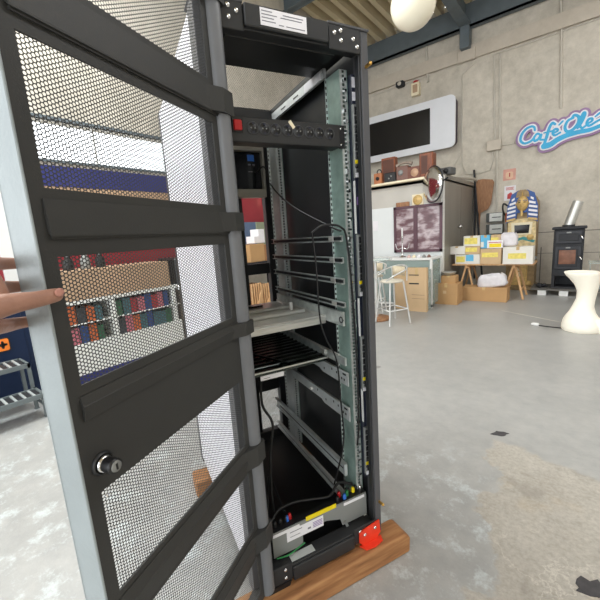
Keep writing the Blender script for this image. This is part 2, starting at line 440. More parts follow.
# cross bars (raised, bevelled)
def crossbar(z0, z1, prof):
    b = dmb(M_DOOR)
    pts = [(s, y, z) for s in (-.003, .586) for y, z in prof]; n = len(prof)
    b.add(pts, [(k, k+1, n+k+1, n+k) for k in range(n-1)] + [tuple(range(n))[::-1], tuple(range(n, 2*n))])
    b.prism([(.48, -.002), (.50, -.009), (.536, -.030), (.584, -.031), (.590, -.024), (.590, 0), (.48, 0)], (0, 0, z0+.003), (1, 0, 0), (0, 1, 0), (0, 0, z1-z0-.006))
    return b.build('cross_bar', door)
def wedge(z0, z1, d=.009): return [(0, z0+.006), (-d, z0), (-d, z0+.004), (-.004, z1), (0, z1)]
def ridge(z0, z1, d=.010): return [(0, z0), (-d*.5, z0+.002), (-d, z0+(z1-z0)*.62), (-d+.002, z0+(z1-z0)*.66), (-.003, z1), (0, z1)]
for z0, z1, k in ((1.674, 1.744, wedge), (1.345, 1.405, wedge), (1.02, 1.068, ridge), (.566, .640, ridge), (.243, .320, ridge), (1.965, 1.998, wedge)):
    crossbar(z0, z1, k(z0, z1))
b = dmb(M_TUBE)
pr_ = [(.028*math.cos(a), .026*math.sin(a)) for a in [pi*k/10 for k in range(11)]]
pts = [(.562+x, -y, z) for z in (DB, DT) for x, y in pr_]
b.add(pts, [(k, k+1, 12+k, 11+k) for k in range(10)], True)
b.build('hinge_tube', door)
# lock : barrel with collar and dark rotor
b = dmb(M_DARK)
zc = .928; s0 = .016
b.lathe([(r_*.85, h_*.85) for r_, h_ in [(.026, 0), (.026, -.004), (.022, -.007)]], (s0, -.001, zc), (0, 1, 0), 24)
b.use(M_CHROME); b.lathe([(r_*.85, h_*.85) for r_, h_ in [(.019, -.006), (.019, -.012), (.016, -.014)]], (s0, -.001, zc), (0, 1, 0), 24)
b.use(M_BLACK); b.lathe([(r_*.85, h_*.85) for r_, h_ in [(.016, -.012), (.0165, -.034), (.016, -.042), (.0, -.042)]], (s0, -.001, zc), (0, 1, 0), 24)
b.use(M_GREY); b.lathe([(r_*.85, h_*.85) for r_, h_ in [(.0125, -.042), (.012, -.0445), (.0, -.0445)]], (s0, -.001, zc), (0, 1, 0), 24)
b.use(M_BLACK); b.box(s0-.002, s0+.002, -.0395, -.0385, zc-.006, zc+.006)
b.build('lock', door)
b = dmb(M_CHROME); b.ball((.012, -.003, .862), .004, 10, 6); b.build('rivet', door)
# ---------------------------------------------------------------- equipment in the rack
# horizontal power strip
base = (.3, .08, 1.632)
t = rthing('power_strip', 'black rack power strip with eight sockets and a red switch across the rack top', 'power strip', base)
b = rmb(M_DARK, base); b.box(.085, .515, .068, .125, 1.635, 1.714, .003); b.box(.515, .5415, .0785, .0815, 1.634, 1.716); b.box(.058, .085, .0785, .0815, 1.634, 1.716)
b.build('housing', t)
for u, w in ((.524, 1.703), (.524, 1.647), (.07, 1.703), (.07, 1.647)):
    b = rmb(M_CHROME, base); b.lathe([(.005, 0), (.005, .003), (0, .004)], (u, .078, w), (0, -1, 0), 10); b.build('screw', t)
for u in (.174, .2145, .256, .3, .342, .385, .427, .469):
    b = rmb(M_RACK, base); w = 1.680
    b.ring((u, .067, w), (0, 1, 0), .0185, .0022, 24); b.use(M_BLACK)
    b.lathe([(.0175, 0), (.0165, .002), (0, .002)], (u, .0675, w), (0, -1, 0), 20)
    b.use(M_NAVY); b.box(u-.004, u+.004, .0635, .066, w+.011, w+.017); b.box(u-.004, u+.004, .0635, .066, w-.017, w-.011)
    b.use(M_GREY); b.ball((u-.0065, .0655, w), .0026, 8, 6); b.ball((u+.0065, .0655, w), .0026, 8, 6)
    b.build('socket', t)
b = rmb(M_BLACK, base); b.box(.102, .140, .064, .069, 1.662, 1.706, .002); b.use(M_RED); b.box(.107, .135, .058, .066, 1.668, 1.70, .003)
tag(b.build('switch', t), 'red rocker switch')
b = rmb(M_LABEL, base); b.box(.0905, .0985, .0665, .068, 1.65, 1.705); b.build('side_label', t)
b = rmb(M_CREAM, base)
b.prism([(-.006, -.014), (.006, -.014), (.006, .014), (-.006, .014)], (.316, .0665, 1.70), Vector((.8, 0, .6)), Vector((-.6, 0, .8)), (0, -.0015, 0))
b.build('tape_tag', t)
# vertical power distribution unit
base = (.585, .085, .25)
t = rthing('vertical_power_strip', 'long navy vertical power strip with four socket blocks along the right post', 'power strip', base)
b = rmb(M_NAVY, base); b.box(.568, .586, .062, .115, .24, 1.89, .002); b.build('housing', t)
for z0, z1 in ((1.06-.165, 1.055), (1.315, 1.515), (.51, .66)):
    b = rmb(M_WHITE, base); b.box(.5665, .5695, .060, .07, z0, z1); b.build('edge_trim', t)
for z0, z1 in ((1.525, 1.785), (1.065, 1.312), (.655, .895), (.26, .485)):
    b = rmb(M_GREY, base); b.box(.5645, .586, .050, .064, z0, z1, .002); blk = b.build('socket_block', t)
    n = 6; st = (z1-z0-.07)/n
    for k in range(n):
        b = rmb(M_BLACK, base); zz = z1-.008-(k+1)*st
        b.box(.5665, .5845, .0455, .051, zz+.003, zz+st-.002, .002); b.use(M_GREY); b.box(.574, .576, .0448, .0457, zz+st*.45, zz+st*.55); b.build('outlet', blk)
    b = rmb(M_YEL, base); b.box(.5640, .5865, .0465, .0505, z0+.050, z0+.063); b.build('yellow_marker', blk)
    for du, dz in ((.574, .040), (.580, .026)):
        b = rmb(M_BLACK, base); b.lathe([(.007, 0), (.0065, .006), (0, .006)], (du-.003, .050, z0+dz), (0, -1, 0), 12); b.build('breaker', blk)
    b = rmb(M_LABEL, base); b.box(.565, .586, .0485, .0505, z0+.001, z0+.017); b.build('white_label', blk)
for z0, z1 in ((1.80, 1.83), (1.845, 1.88)):
    b = rmb(M_LABEL, base); b.box(.5705, .584, .0605, .0622, z0, z1); b.build('white_label', t)
b = rmb(M_PURP, base); b.box(.575, .58, .061, .0622, 1.425, 1.455); b.build('violet_label', t)
# slide rails, right and left pairs
SL_SPEC = [(1.300, .024, 'top'), (1.214, .024, 'second'), (1.129, .024, 'third'), (1.032, .022, 'lowest')]
for w, h, nm in SL_SPEC:
    base = (.512, .085, w)
    t = rthing('slide_rail', nm + ' of the four thin zinc slide rails on the right side above the tray', 'slide rail', base, 'thin slide rails above the tray')
    b = rmb(M_ZINC, base); b.box(.504, .519, .085, .80, w+h/2-.003, w+h/2); b.box(.504, .519, .085, .80, w-h/2, w-h/2+.003); b.box(.515, .519, .085, .80, w-h/2, w+h/2)
    b.build('channel', t)
    b = rmb(M_DARK, base); b.box(.510, .5155, .09, .78, w-.006, w+.006); b.build('groove', t)
    b = rmb(M_STEEL, base); b.box(.4995, .504, .13, .165, w-h/2+.002, w+h/2-.002, .001); b.build('latch', t)
for w, h, nm, v1 in ((.708, .062, 'upper', .82), (.548, .066, 'lower', .82)):
    base = (.512, .085, w)
    t = rthing('server_rail', nm + ' of the two wide pale server rails below the trays', 'server rail', base, 'wide server rails')
    b = rmb(M_GALV, base)
    b.prism([(.085, -h/2), (.30, -h/2), (.33, -h/2+.012), (v1, -h/2+.012), (v1, h/2), (.085, h/2)], (.513, 0, w), (0, 1, 0), (0, 0, 1), (.004, 0, 0))
    b.box(.505, .517, .085, v1, w+h/2-.003, w+h/2)
    b.build('rail_plate', t)
    for v in (.11, .13, .17, .21, .28, .36):
        b = rmb(M_BLACK, base); b.box(.5122, .5131, v, v+.008, w-.004+.01*math.sin(v*40), w+.006+.01*math.sin(v*40)); b.build('slot', t)
    b = rmb(M_BLACK, base); b.box(.5122, .5131, .10, .125, w+.012, w+.020); b.build('slot', t)
    b = rmb(M_WHITE, base); b.cyl((.513, .42, w), (.499, .42, w), .008, 12); b.build('stud', t)
for w0, w1, nm, u in ((.225, .285, 'upper', .514), (.075, .120, 'lower', .514)):
    base = (u, .13, w0)
    t = rthing('floor_rail', nm + ' of the two grey rails near the rack floor', 'rail', base, 'rails near the rack floor')
    b = rmb(M_GALV, base); b.box(u, u+.004, .13, .95, w0, w1); b.box(u-.014, u, .13, .95, w1-.004, w1); b.box(u-.010, u, .13, .95, w0, w0+.004); b.box(u-.012, u, .13, .134, w0, w1)
    b.build('rail_body', t)
    b = rmb(M_DARK, base); b.box(u-.0015, u, .16, .9, w0+.018, w0+.024); b.build('groove', t)
# sliding steel tray
base = (.3, .25, .93)
t = rthing('steel_tray', 'bright steel sliding tray with a deep front lip, upper of the two trays', 'tray', base)
b = rmb(M_STEEL, base); b.box(.085, .510, .24, .80, .950, .953); b.box(.085, .510, .24, .246, .927, .956, .002); b.box(.085, .510, .258, .264, .935, .962); b.box(.085, .089, .24, .80, .93, .975); b.box(.506, .510, .24, .80, .93, .965); b.build('deck', t)
for v in (.40, .55):
    b = rmb(M_STEEL, base); b.box(.09, .49, v, v+.014, .953, .972, .004); b.build('stiffener', t)
b = rmb(M_WHITE, base); b.cyl((.47, .52, .953), (.47, .52, .99), .010, 10); b.build('stop_peg', t)
b = rmb(M_RUBBER, base)
for k in range(4): b.ring((.26+k*.035, .70+.008*(k % 2), .957), (0, .2, 1), .016, .005, 14)
b.build('cable_coil', t)
b = rmb(M_ZINC, base); b.box(.511, .5205, .10, .80, .94, 1.0); b.use(M_DARK); b.ring((.513, .115, .965), (1, 0, 0), .012, .004, 16); b.build('side_slide', t)
base = (.3, .25, .75)
t = rthing('ribbed_tray', 'dark glossy ribbed tray with white label, lower of the two trays', 'tray', base)
M_TRAY = mat('dark_steel', rgb(70, 76, 74), 0.22, 0.9, 0.2, 10)
b = rmb(M_TRAY, base); b.box(.085, .508, .245, .80, .760, .763); b.box(.085, .508, .24, .246, .752, .772)
for k in range(11): b.box(.09, .512, .29+k*.045, .305+k*.045, .763, .770, .003)
b.build('deck', t)
b = rmb(M_STEEL, base); b.box(.085, .508, .236, .2405, .764, .770); b.build('front_edge', t)
b = rmb(M_TRAY, base); b.tube([(.10, .70, .79), (.32, .25, .776)], .006, 8); b.build('brace_rod', t)
b = rmb(M_LABEL, base); b.box(.178, .285, .2345, .2395, .733, .752); b.use(M_PRINT); b.box(.19, .22, .2340, .2346, .740, .742); b.build('white_label', t)
b = rmb(M_ZINC, base); b.box(.511, .5205, .10, .80, .765, .80); b.use(M_STEEL); b.box(.505, .516, .14, .75, .800, .806); b.box(.50, .512, .25, .30, .775, .80, .003); b.build('side_slide', t)
# grey equipment face at the rear with dark recess
base = (.3, .93, 1.62)
t = rthing('rear_unit', 'beige grey unit with a dark screen hung at the rear of the rack', 'equipment', base)
M_REARG = mat('rear_unit_grey', rgb(168, 164, 154), .5, .1, .05, 4)
b = rmb(M_REARG, base); b.box(.06, .54, .90, .95, 1.815, 1.93, .002); b.box(.06, .54, .90, .95, 1.56, 1.605, .002); b.box(.54-.012, .54, .90, .95, 1.605, 1.815); b.box(.06, .352, .90, .95, 1.605, 1.815); b.build('fascia', t)
b = rmb(M_DRK, base); b.box(.352, .528, .935, .948, 1.606, 1.814); b.use(M_BLUE); b.box(.45, .49, .9335, .935, 1.765, 1.80); b.use(M_PRINT); b.box(.452, .468, .9335, .935, 1.742, 1.75); b.box(.478, .492, .9335, .935, 1.74, 1.75); b.box(.45, .475, .9335, .935, 1.705, 1.709); b.build('screen', t)
# base front cover (two grey plates) and connectors
base = (.3, .05, .07)
t = rthing('cable_cover_panel', 'grey cover panel with labels and yellow tape at the foot of the rack', 'panel', base)
zt, zb = .176, .066
b = rmb(M_GREY, base)
b.prism([(.105, zt), (.34, zt), (.34, .125), (.236, .115), (.236, zb), (.105, zb)], (0, .055, 0), (1, 0, 0), (0, 0, 1), (0, -.004, 0)); b.build('plate', t)
b = rmb(M_GREY, base)
b.prism([(.341, zt), (.560, zt), (.560, zb), (.43, zb), (.42, .10), (.35, .125), (.341, .125)], (0, .055, 0), (1, 0, 0), (0, 0, 1), (0, -.004, 0)); b.build('plate', t)
b = rmb(M_LABEL, base); b.box(.166, .335, .0495, .0512, .112, .160); b.use(M_PRINT); b.box(.18, .235, .049, .0497, .148, .151); b.box(.18, .225, .049, .0497, .128, .130); b.box(.26, .275, .049, .0497, .128, .136)
b.use(M_PURP)
for k in range(4): b.box(.285, .33, .049, .0497, .125+k*.007, .128+k*.007)
tag(b.build('serial_label', t), 'white label with small print')
for a, c_ in ((.108, .225), (.44, .548)):
    b = rmb(M_LABEL, base); b.box(a, c_, .0492, .0512, zt-.018, zt-.006); b.build('white_strip', t)
b = rmb(M_YEL, base); b.box(.255, .40, .048, .0515, zt-.006, zt+.012); b.build('yellow_tape', t)
b = rmb(M_BLACK, base); b.box(.11, .56, .057, .085, .12, .178)
b.build('connector_bed', t)
rr_ = random.Random(5)
for u, mm in ((.13, M_BLACK), (.155, M_BLACK), (.18, M_BLACK), (.20, M_RED), (.185, M_BLUE), (.44, M_RED), (.455, M_BLUE), (.475, M_GREEN), (.49, M_BLACK), (.51, M_YEL), (.53, M_BLACK), (.42, M_BLACK), (.545, M_CHROME)):
    b = rmb(mm, base); w = .178; v = .065+rr_.uniform(0, .025)
    b.lathe([(.008, 0), (.008, .014), (.006, .022), (0, .022)], (u, v, w), (0, 0, 1), 10); b.build('connector', t)
b = rmb(M_GREY, base); b.prism([(0, 0), (.012, 0), (.03, -.05), (.018, -.055)], (.435, .05, .085), (1, 0, 0), (0, 0, 1), (0, -.006, 0)); b.build('latch', t)
# loose cables
def bez(pts, n=10):
    out = []; P = [Vector(p) for p in pts]
    P = [P[0]*2-P[1]] + P + [P[-1]*2-P[-2]]
    for i in range(1, len(P)-2):
        for k in range(n):
            t_ = k/n; a, b_, c_, d = P[i-1], P[i], P[i+1], P[i+2]
            out.append(.5*((2*b_)+(c_-a)*t_+(2*a-5*b_+4*c_-d)*t_*t_+(3*b_-a-3*c_+d)*t_**3))
    out.append(P[-2]); return out
def cable(pts, r, label, base, name='black_cable', m=M_RUBBER, seg=8):
    b = rmb(m, base); b.tube(bez(pts), r, seg)
    o = b.build(name); o.location = RM @ Vector(base); o.rotation_euler = (0, 0, RACK_RZ)
    return tag(o, label, 'cable')
cable([(.49, .925, 1.70), (.52, .86, 1.72), (.525, .80, 1.62), (.50, .6, 1.52), (.50, .42, 1.44), (.515, .2, 1.36), (.52, .10, 1.33)], .0042, 'black cable drooping from the rear unit to the right mounting rail', (.5, .5, 1.4))
cable([(.40, .12, 1.33), (.44, .10, 1.355), (.50, .072, 1.345), (.528, .07, 1.28), (.545, .07, 1.0), (.55, .068, .75), (.548, .07, .5), (.54, .075, .40)], .0042, 'long black cable running down the front face of the right rail', (.5, .07, .8))
cable([(.40, .12, 1.33), (.41, .12, 1.2), (.41, .115, 1.0), (.43, .11, .9), (.47, .1, .8), (.482, .1, .6), (.485, .1, .42), (.45, .14, .20)], .0036, 'thin black cable hanging loose in front of the right slide rails', (.45, .11, .8))
cable([(.2, .3, .72), (.18, .25, .62), (.2, .2, .55), (.18, .2, .42), (.17, .2, .25), (.16, .16, .13)], .006, 'black cable hanging down beside the hinge side under the trays', (.2, .2, .4))
cable([(.12, .10, .185), (.17, .13, .20), (.25, .14, .195), (.33, .12, .19), (.40, .1, .19), (.46, .12, .215), (.52, .10, .20)], .006, 'black cable looping over the grey cover panel at the rack foot', (.3, .1, .2))
cable([(.11, .12, .13), (.15, .2, .22), (.20, .3, .23), (.19, .12, .19)], .0055, 'short black cable curl at the hinge side of the rack foot', (.15, .15, .18))
cable([(.112, .04, .072), (.16, .03, .075), (.20, .03, .085), (.236, .035, .09)], .003, 'thin green earth wire along the base beam', (.17, .03, .08), 'green_wire', M_GREEN)
# timber under the front of the rack
base = (.3, 0, -.12)
b = rmb(M_WOODB, base)
x0, x1, y0, y1 = -.30, .715, -.058, .052; zb, zt = -.12, -.0205
prof = [(x0, zb), (x1-.005, zb), (x1, zb+.008), (x1+.003, zt-.03), (x1-.012, zt-.006), (x1-.03, zt), (x0, zt)]
b.prism(prof, (0, y0, 0), (1, 0, 0), (0, 0, 1), (0, y1-y0, 0))
o = b.build('timber_beam'); o.location = RM @ Vector(base); o.rotation_euler = (0, 0, RACK_RZ)
bv = o.modifiers.new('bevel', 'BEVEL'); bv.width = .010; bv.segments = 3
tag(o, 'brown timber beam lying under the front of the server rack', 'timber')
base = (.3, .9, -.12)
b = rmb(M_WOODB, base); b.box(-.075, .70, .80, .93, -.12, -.022, .008)
o = b.build('timber_beam'); o.location = RM @ Vector(base); o.rotation_euler = (0, 0, RACK_RZ)
tag(o, 'timber beam lying under the rear of the server rack', 'timber')
# ================================================================== THE ROOM
WB = 9.4      # back wall plane
WL = -5.0     # left wall plane
CZ = 6.15
# floor material : grey polished screed, rough pale patch near the rack, worn dark marks
def floor_mat():
    M = bpy.data.materials.new('screed'); M.use_nodes = True
    nt = M.node_tree; N = nt.nodes; L = nt.links; b = N['Principled BSDF']
    tc = N.new('ShaderNodeTexCoord'); P = tc.outputs['Object']
    def noise_(scale, det=6, rough=.6, vec=P):
        n = N.new('ShaderNodeTexNoise'); n.inputs['Scale'].default_value = scale; n.inputs['Detail'].default_value = det; n.inputs['Roughness'].default_value = rough
        L.new(vec, n.inputs['Vector']); return n
    def ramp(src, p0, p1, c0, c1):
        r = N.new('ShaderNodeValToRGB'); r.color_ramp.elements[0].position = p0; r.color_ramp.elements[1].position = p1
        r.color_ramp.elements[0].color = c0; r.color_ramp.elements[1].color = c1; L.new(src, r.inputs['Fac']); return r
    def mix(fac, a, c):
        m_ = N.new('ShaderNodeMix'); m_.data_type = 'RGBA'; L.new(fac, m_.inputs[0]); L.new(a, m_.inputs[6]); L.new(c, m_.inputs[7]); return m_.outputs[2]
    def math_(op, a, c=None, v=None):
        m_ = N.new('ShaderNodeMath'); m_.operation = op; m_.use_clamp = False
        L.new(a, m_.inputs[0])
        if c is not None: L.new(c, m_.inputs[1])
        elif v is not None: m_.inputs[1].default_value = v
        return m_.outputs[0]
    n1 = noise_(1.3, 8); n2 = noise_(9, 8, .7); n3 = noise_(45, 5, .7)
    base = ramp(n1.outputs['Fac'], .3, .7, rgb(156,156,154), rgb(176,175,172))
    fine = ramp(n2.outputs['Fac'], .35, .7, rgb(148,148,148), rgb(186,184,180))
    hv = N.new('ShaderNodeValue'); hv.outputs[0].default_value = .4
    c = mix(hv.outputs[0], base.outputs['Color'], fine.outputs['Color'])
    # pale rough patch : x from -.55 to .6, y below 2.15 with a noisy edge
    sx = N.new('ShaderNodeSeparateXYZ'); L.new(P, sx.inputs[0])
    wob = math_('MULTIPLY', math_('SUBTRACT', noise_(2.2, 6, .65).outputs['Fac'], v=.5), v=.55)
    wob2 = math_('MULTIPLY', math_('SUBTRACT', noise_(3.1, 6, .65).outputs['Fac'], v=.45), v=.5)
    # left edge line from (-.41,2.2) to (-.22,1.55)
    xe = math_('ADD', sx.outputs['X'], math_('MULTIPLY', sx.outputs['Y'], v=.13))
    def smooth(v, lo, hi):
        r = N.new('ShaderNodeMapRange'); r.interpolation_type = 'SMOOTHSTEP'; r.inputs[1].default_value = lo; r.inputs[2].default_value = hi; L.new(v, r.inputs[0]); return r.outputs[0]
    e1 = smooth(math_('ADD', xe, math_('MULTIPLY', wob, v=1.5)), -.085, -.045)
    ys = math_('ADD', sx.outputs['Y'], math_('MULTIPLY', sx.outputs['X'], v=.25))
    e2 = smooth(math_('ADD', ys, math_('MULTIPLY', wob2, v=.6)), 2.42, 2.37)
    patch = math_('MULTIPLY', e1, e2)
    pc = ramp(n3.outputs['Fac'], .3, .72, rgb(148,142,132), rgb(200,194,184))
    pc2 = ramp(noise_(4, 7, .7).outputs['Fac'], .35, .65, rgb(160,153,142), rgb(190,184,174))
    pcm = mix(hv.outputs[0], pc.outputs['Color'], pc2.outputs['Color'])
    # pale veins and darker blotches inside the patch
    dv = noise_(2.2, 7, .6)
    vein = smooth(math_('ABSOLUTE', math_('SUBTRACT', dv.outputs['Fac'], v=.5)),   .008, .0)
    vc = N.new('ShaderNodeRGB'); vc.outputs[0].default_value = rgb(222,216,204)
    pcm = mix(math_('MULTIPLY', math_('MULTIPLY', vein, smooth(noise_(1.1, 3).outputs['Fac'], .45, .6)), v=.6), pcm, vc.outputs[0])
    bl = smooth(noise_(3.3, 6, .7).outputs['Fac'], .54, .66)
    bc = N.new('ShaderNodeRGB'); bc.outputs[0].default_value = rgb(140,134,124)
    pcm = mix(math_('MULTIPLY', bl, v=.55), pcm, bc.outputs[0])
    oc = N.new('ShaderNodeRGB'); oc.outputs[0].default_value = rgb(196,172,134)
    pcm = mix(math_('MULTIPLY', smooth(noise_(1.9, 3, .5).outputs['Fac'], .55, .68), v=.4), pcm, oc.outputs[0])
    c = mix(math_('MULTIPLY', patch, v=.92), c, pcm)
    # pale blue grey scuffs close to the rack
    scz = smooth(noise_(6, 10, .8).outputs['Fac'], .50, .64)
    near = smooth(sx.outputs['Y'], 2.4, 1.9)
    near = math_('MULTIPLY', near, math_('SUBTRACT', patch, v=1.0))
    near = math_('MULTIPLY', near, v=-.9)
    sc_c = N.new('ShaderNodeRGB'); sc_c.outputs[0].default_value = rgb(196,202,202)
    c = mix(math_('MULTIPLY', scz, near), c, sc_c.outputs[0])
    # small dark chips
    ch = smooth(noise_(2.6, 2, .5).outputs['Fac'], .735, .76)
    dk = N.new('ShaderNodeRGB'); dk.outputs[0].default_value = rgb(92,86,84)
    c = mix(math_('MULTIPLY', ch, v=.6), c, dk.outputs[0])
    L.new(c, b.inputs['Base Color'])
    rr = ramp(n2.outputs['Fac'], .3, .7, (.30,.30,.30,1), (.46,.46,.46,1))
    rm = N.new('ShaderNodeMix'); rm.data_type = 'FLOAT'; L.new(patch, rm.inputs[0]); L.new(rr.outputs['Color'], rm.inputs[2]); rm.inputs[3].default_value = .8
    L.new(rm.outputs[0], b.inputs['Roughness'])
    bp = N.new('ShaderNodeBump'); bp.inputs['Strength'].default_value = .18; bp.inputs['Distance'].default_value = .01
    L.new(n3.outputs['Fac'], bp.inputs['Height']); L.new(bp.outputs['Normal'], b.inputs['Normal'])
    return M
M_FLOOR = floor_mat()
def concrete(name, c0, c1):
    M = bpy.data.materials.new(name); M.use_nodes = True
    nt = M.node_tree; N = nt.nodes; L = nt.links; b = N['Principled BSDF']; b.inputs['Roughness'].default_value = .85
    tc = N.new('ShaderNodeTexCoord')
    n1 = N.new('ShaderNodeTexNoise'); n1.inputs['Scale'].default_value = .9; n1.inputs['Detail'].default_value = 9; n1.inputs['Roughness'].default_value = .7
    n2 = N.new('ShaderNodeTexNoise'); n2.inputs['Scale'].default_value = 7; n2.inputs['Detail'].default_value = 8; n2.inputs['Roughness'].default_value = .75
    L.new(tc.outputs['Object'], n1.inputs['Vector']); L.new(tc.outputs['Object'], n2.inputs['Vector'])
    ad = N.new('ShaderNodeMix'); ad.data_type = 'FLOAT'; ad.inputs[0].default_value = .45; L.new(n1.outputs['Fac'], ad.inputs[2]); L.new(n2.outputs['Fac'], ad.inputs[3])
    r = N.new('ShaderNodeValToRGB'); r.color_ramp.elements[0].position = .34; r.color_ramp.elements[1].position = .66
    r.color_ramp.elements[0].color = c0; r.color_ramp.elements[1].color = c1
    L.new(ad.outputs[0], r.inputs['Fac']); L.new(r.outputs['Color'], b.inputs['Base Color'])
    bp = N.new('ShaderNodeBump'); bp.inputs['Strength'].default_value = .3; bp.inputs['Distance'].default_value = .02
    L.new(n2.outputs['Fac'], bp.inputs['Height']); L.new(bp.outputs['Normal'], b.inputs['Normal'])
    return M
M_CONC = concrete('concrete_wall', rgb(178,171,158), rgb(222,214,201))
M_CONC2 = concrete('concrete_band', rgb(190,180,166), rgb(212,202,188))
M_ROOF = mat('roof_sheet', rgb(206,192,160), .6, 0, .06, 2)
M_KW = mat('kiosk_white', rgb(226,230,230), .55, 0, .03, 2)
M_KG = mat('kiosk_grey', rgb(196,192,184), .6, 0, .06, 3)
M_OUT = mat('plinth_white', rgb(228,228,224), .6, 0, .04, 3)
struct('floor', mb(M_FLOOR).box(-9, 8, -5, WB+.1, -.1, 0))
struct('wall_back', mb(M_CONC).box(-9, 8, WB, WB+.2, 0, CZ+.2))
# left wall with the strip window (openings in Y), entrance gap in front of it
b = mb(M_CONC)
WY0, WY1, WZ0, WZ1 = .2, 4.2, 2.53, 2.99
b.box(WL-.2, WL, -.3, WB, 0, WZ0); b.box(WL-.2, WL, -.3, WB, WZ1, CZ+.2); b.box(WL-.2, WL, WY1, WB, WZ0, WZ1); b.box(WL-.2, WL, -.3, WY0, WZ0, WZ1)
struct('wall_left', b)
b = mb(M_SLATE)
b.box(WL-.06, WL+.02, WY0, WY1, WZ0-.03, WZ0); b.box(WL-.06, WL+.02, WY0, WY1, WZ1, WZ1+.03)
win = struct('window_1', b)
b = mb(mat('window_glass', rgb(225,235,240), .05, 0, .02, 2, alpha=.08))
b.box(WL-.03, WL-.024, WY0, WY1, WZ0, WZ1); b.build('pane', win)
for y in (1.2, 2.2, 3.2):
    b = mb(M_WHITE); b.box(WL-.04, WL-.015, y-.012, y+.012, WZ0, WZ1); b.build('mullion', win)
struct('wall_right', mb(M_CONC).box(5.6, 5.8, -5, WB, 0, CZ+.2))  # unseen wall, added to keep daylight from the right off the door
# painted bands on the left wall
struct('trim_1', mb(M_BLUEW).box(WL, WL+.02, .9, 4.3, 2.22, 2.46))
struct('trim_2', mb(M_BEIGE).box(WL, WL+.015, .9, 4.3, 2.02, 2.22))
struct('trim_3', mb(M_REDW).box(WL, WL+.012, .9, 7.0, 1.15, 2.02))
struct('trim_4', mb(M_WHITE).box(WL, WL+.06, 1.0, 1.17, 0, 3.2, .004))
b = mb(M_REDW); b.box(WL, WL+.012, 4.3, 7.0, 2.02, 3.0); struct('trim_5', b)
# corrugated ceiling : trapezoid ribs along Y
b = mb(M_ROOF)
x = -9.0; pr = []
while x < 8:
    pr += [(x, CZ), (x+.11, CZ), (x+.13, CZ+.22), (x+.27, CZ+.22), (x+.29, CZ)]; x += .29
vs = [(px_, -5, z) for px_, z in pr]+[(px_, WB, z) for px_, z in pr]; n = len(pr)
b.add(vs, [(k, k+1, n+k+1, n+k) for k in range(n-1)]); b.box(-9, 8, -5, WB, CZ+.24, CZ+.28)
struct('ceiling', b)
# wall band and joints
struct('trim_6', mb(M_CONC2).box(-9, 8, WB-.07, WB, 5.08, 5.36))
M_JOINT = mat('joint', rgb(120,116,108), .9)
struct('trim_7', mb(M_JOINT).box(-2.0, 8, WB-.004, WB, 1.17, 1.185))
struct('trim_8', mb(M_JOINT).box(-.72, -.70, WB-.004, WB, 0, .86)); struct('trim_9', mb(M_JOINT).box(-2.0, 8, WB-.004, WB, .72, .73))
# beams
def ibeam_x(name, x0, x1, yc, z0, z1, w=.18):
    b = mb(M_SLATE); b.box(x0, x1, yc-w/2, yc+w/2, z0, z0+.02); b.box(x0, x1, yc-w/2, yc+w/2, z1-.02, z1); b.box(x0, x1, yc-.01, yc+.01, z0, z1)
    return struct(name, b)
b = mb(M_SLATE); b.box(-9, 8, WB-.20, WB-.05, 5.68, 5.72); b.box(-9, 8, WB-.2, WB-.17, 5.68, 6.14); struct('trim_10', b)
ibeam_x('trim_11', -9, 8, 6.3, 5.88, 6.14); ibeam_x('trim_12', -9, 8, 2.6, 5.88, 6.14)
b = mb(M_SLATE); xc = -2.3
b.box(xc-.11, xc+.11, -5, WB-.05, 5.72, 5.75); b.box(xc-.012, xc+.012, -5, WB-.05, 5.75, 6.14)
b.box(xc-.10, xc+.10, WB-.24, WB-.02, 5.28, 5.74, .01)
struct('trim_13', b)
struct('trim_14', mb(M_CONC2).box(xc-.18, xc+.20, WB-.10, WB, 5.06, 5.30, .01))
# ---------------------------------------------------------------- kiosk partition
KX, KY, KZ = -2.09, 7.0, 2.34
b = mb(M_KW); b.box(-6, KX, KY, KY+.1, 0, 1.9); b.use(M_KG).box(-6, KX, KY, KY+.1, 1.9, KZ); b.box(-6, KX, KY, WB, KZ-.05, KZ)
struct('wall_partition', b)
struct('trim_15', mb(M_CREAM).box(-5.9, KX-.06, KY-.16, KY+.14, KZ, KZ+.04, .004))
b = mb(M_STAINL); b.box(KX-.06, KX, KY+.1, WB-.1, 0, KZ+.04); b.use(M_WHITE).box(KX-.03, KX+.006, KY-.005, KY+.10, 0, KZ+.04)
b.use(M_JOINT).box(KX, KX+.003, 8.25, 8.262, .05, KZ-.1); b.use(M_STAINL).box(KX-.06, KX+.02, KY+.1, WB-.1, KZ-.02, KZ+.06)
dr = struct('door_1', b)
h = mb(M_CHROME); h.ball((KX+.05, 8.02, 1.42), .045, 12, 8); h.cyl((KX, 8.02, 1.42), (KX+.05, 8.02, 1.42), .018, 8); h.build('door_handle', dr)
def bpx(b, x0, x1, y0, y1, Y, dep, c=.004):     # box whose front face stands at depth Y, sized from two corners
    p = PY(x0, y1, Y); q = PY(x1, y0, Y)
    return b.box(min(p.x, q.x), max(p.x, q.x), Y, Y+dep, min(p.z, q.z), max(p.z, q.z), c)
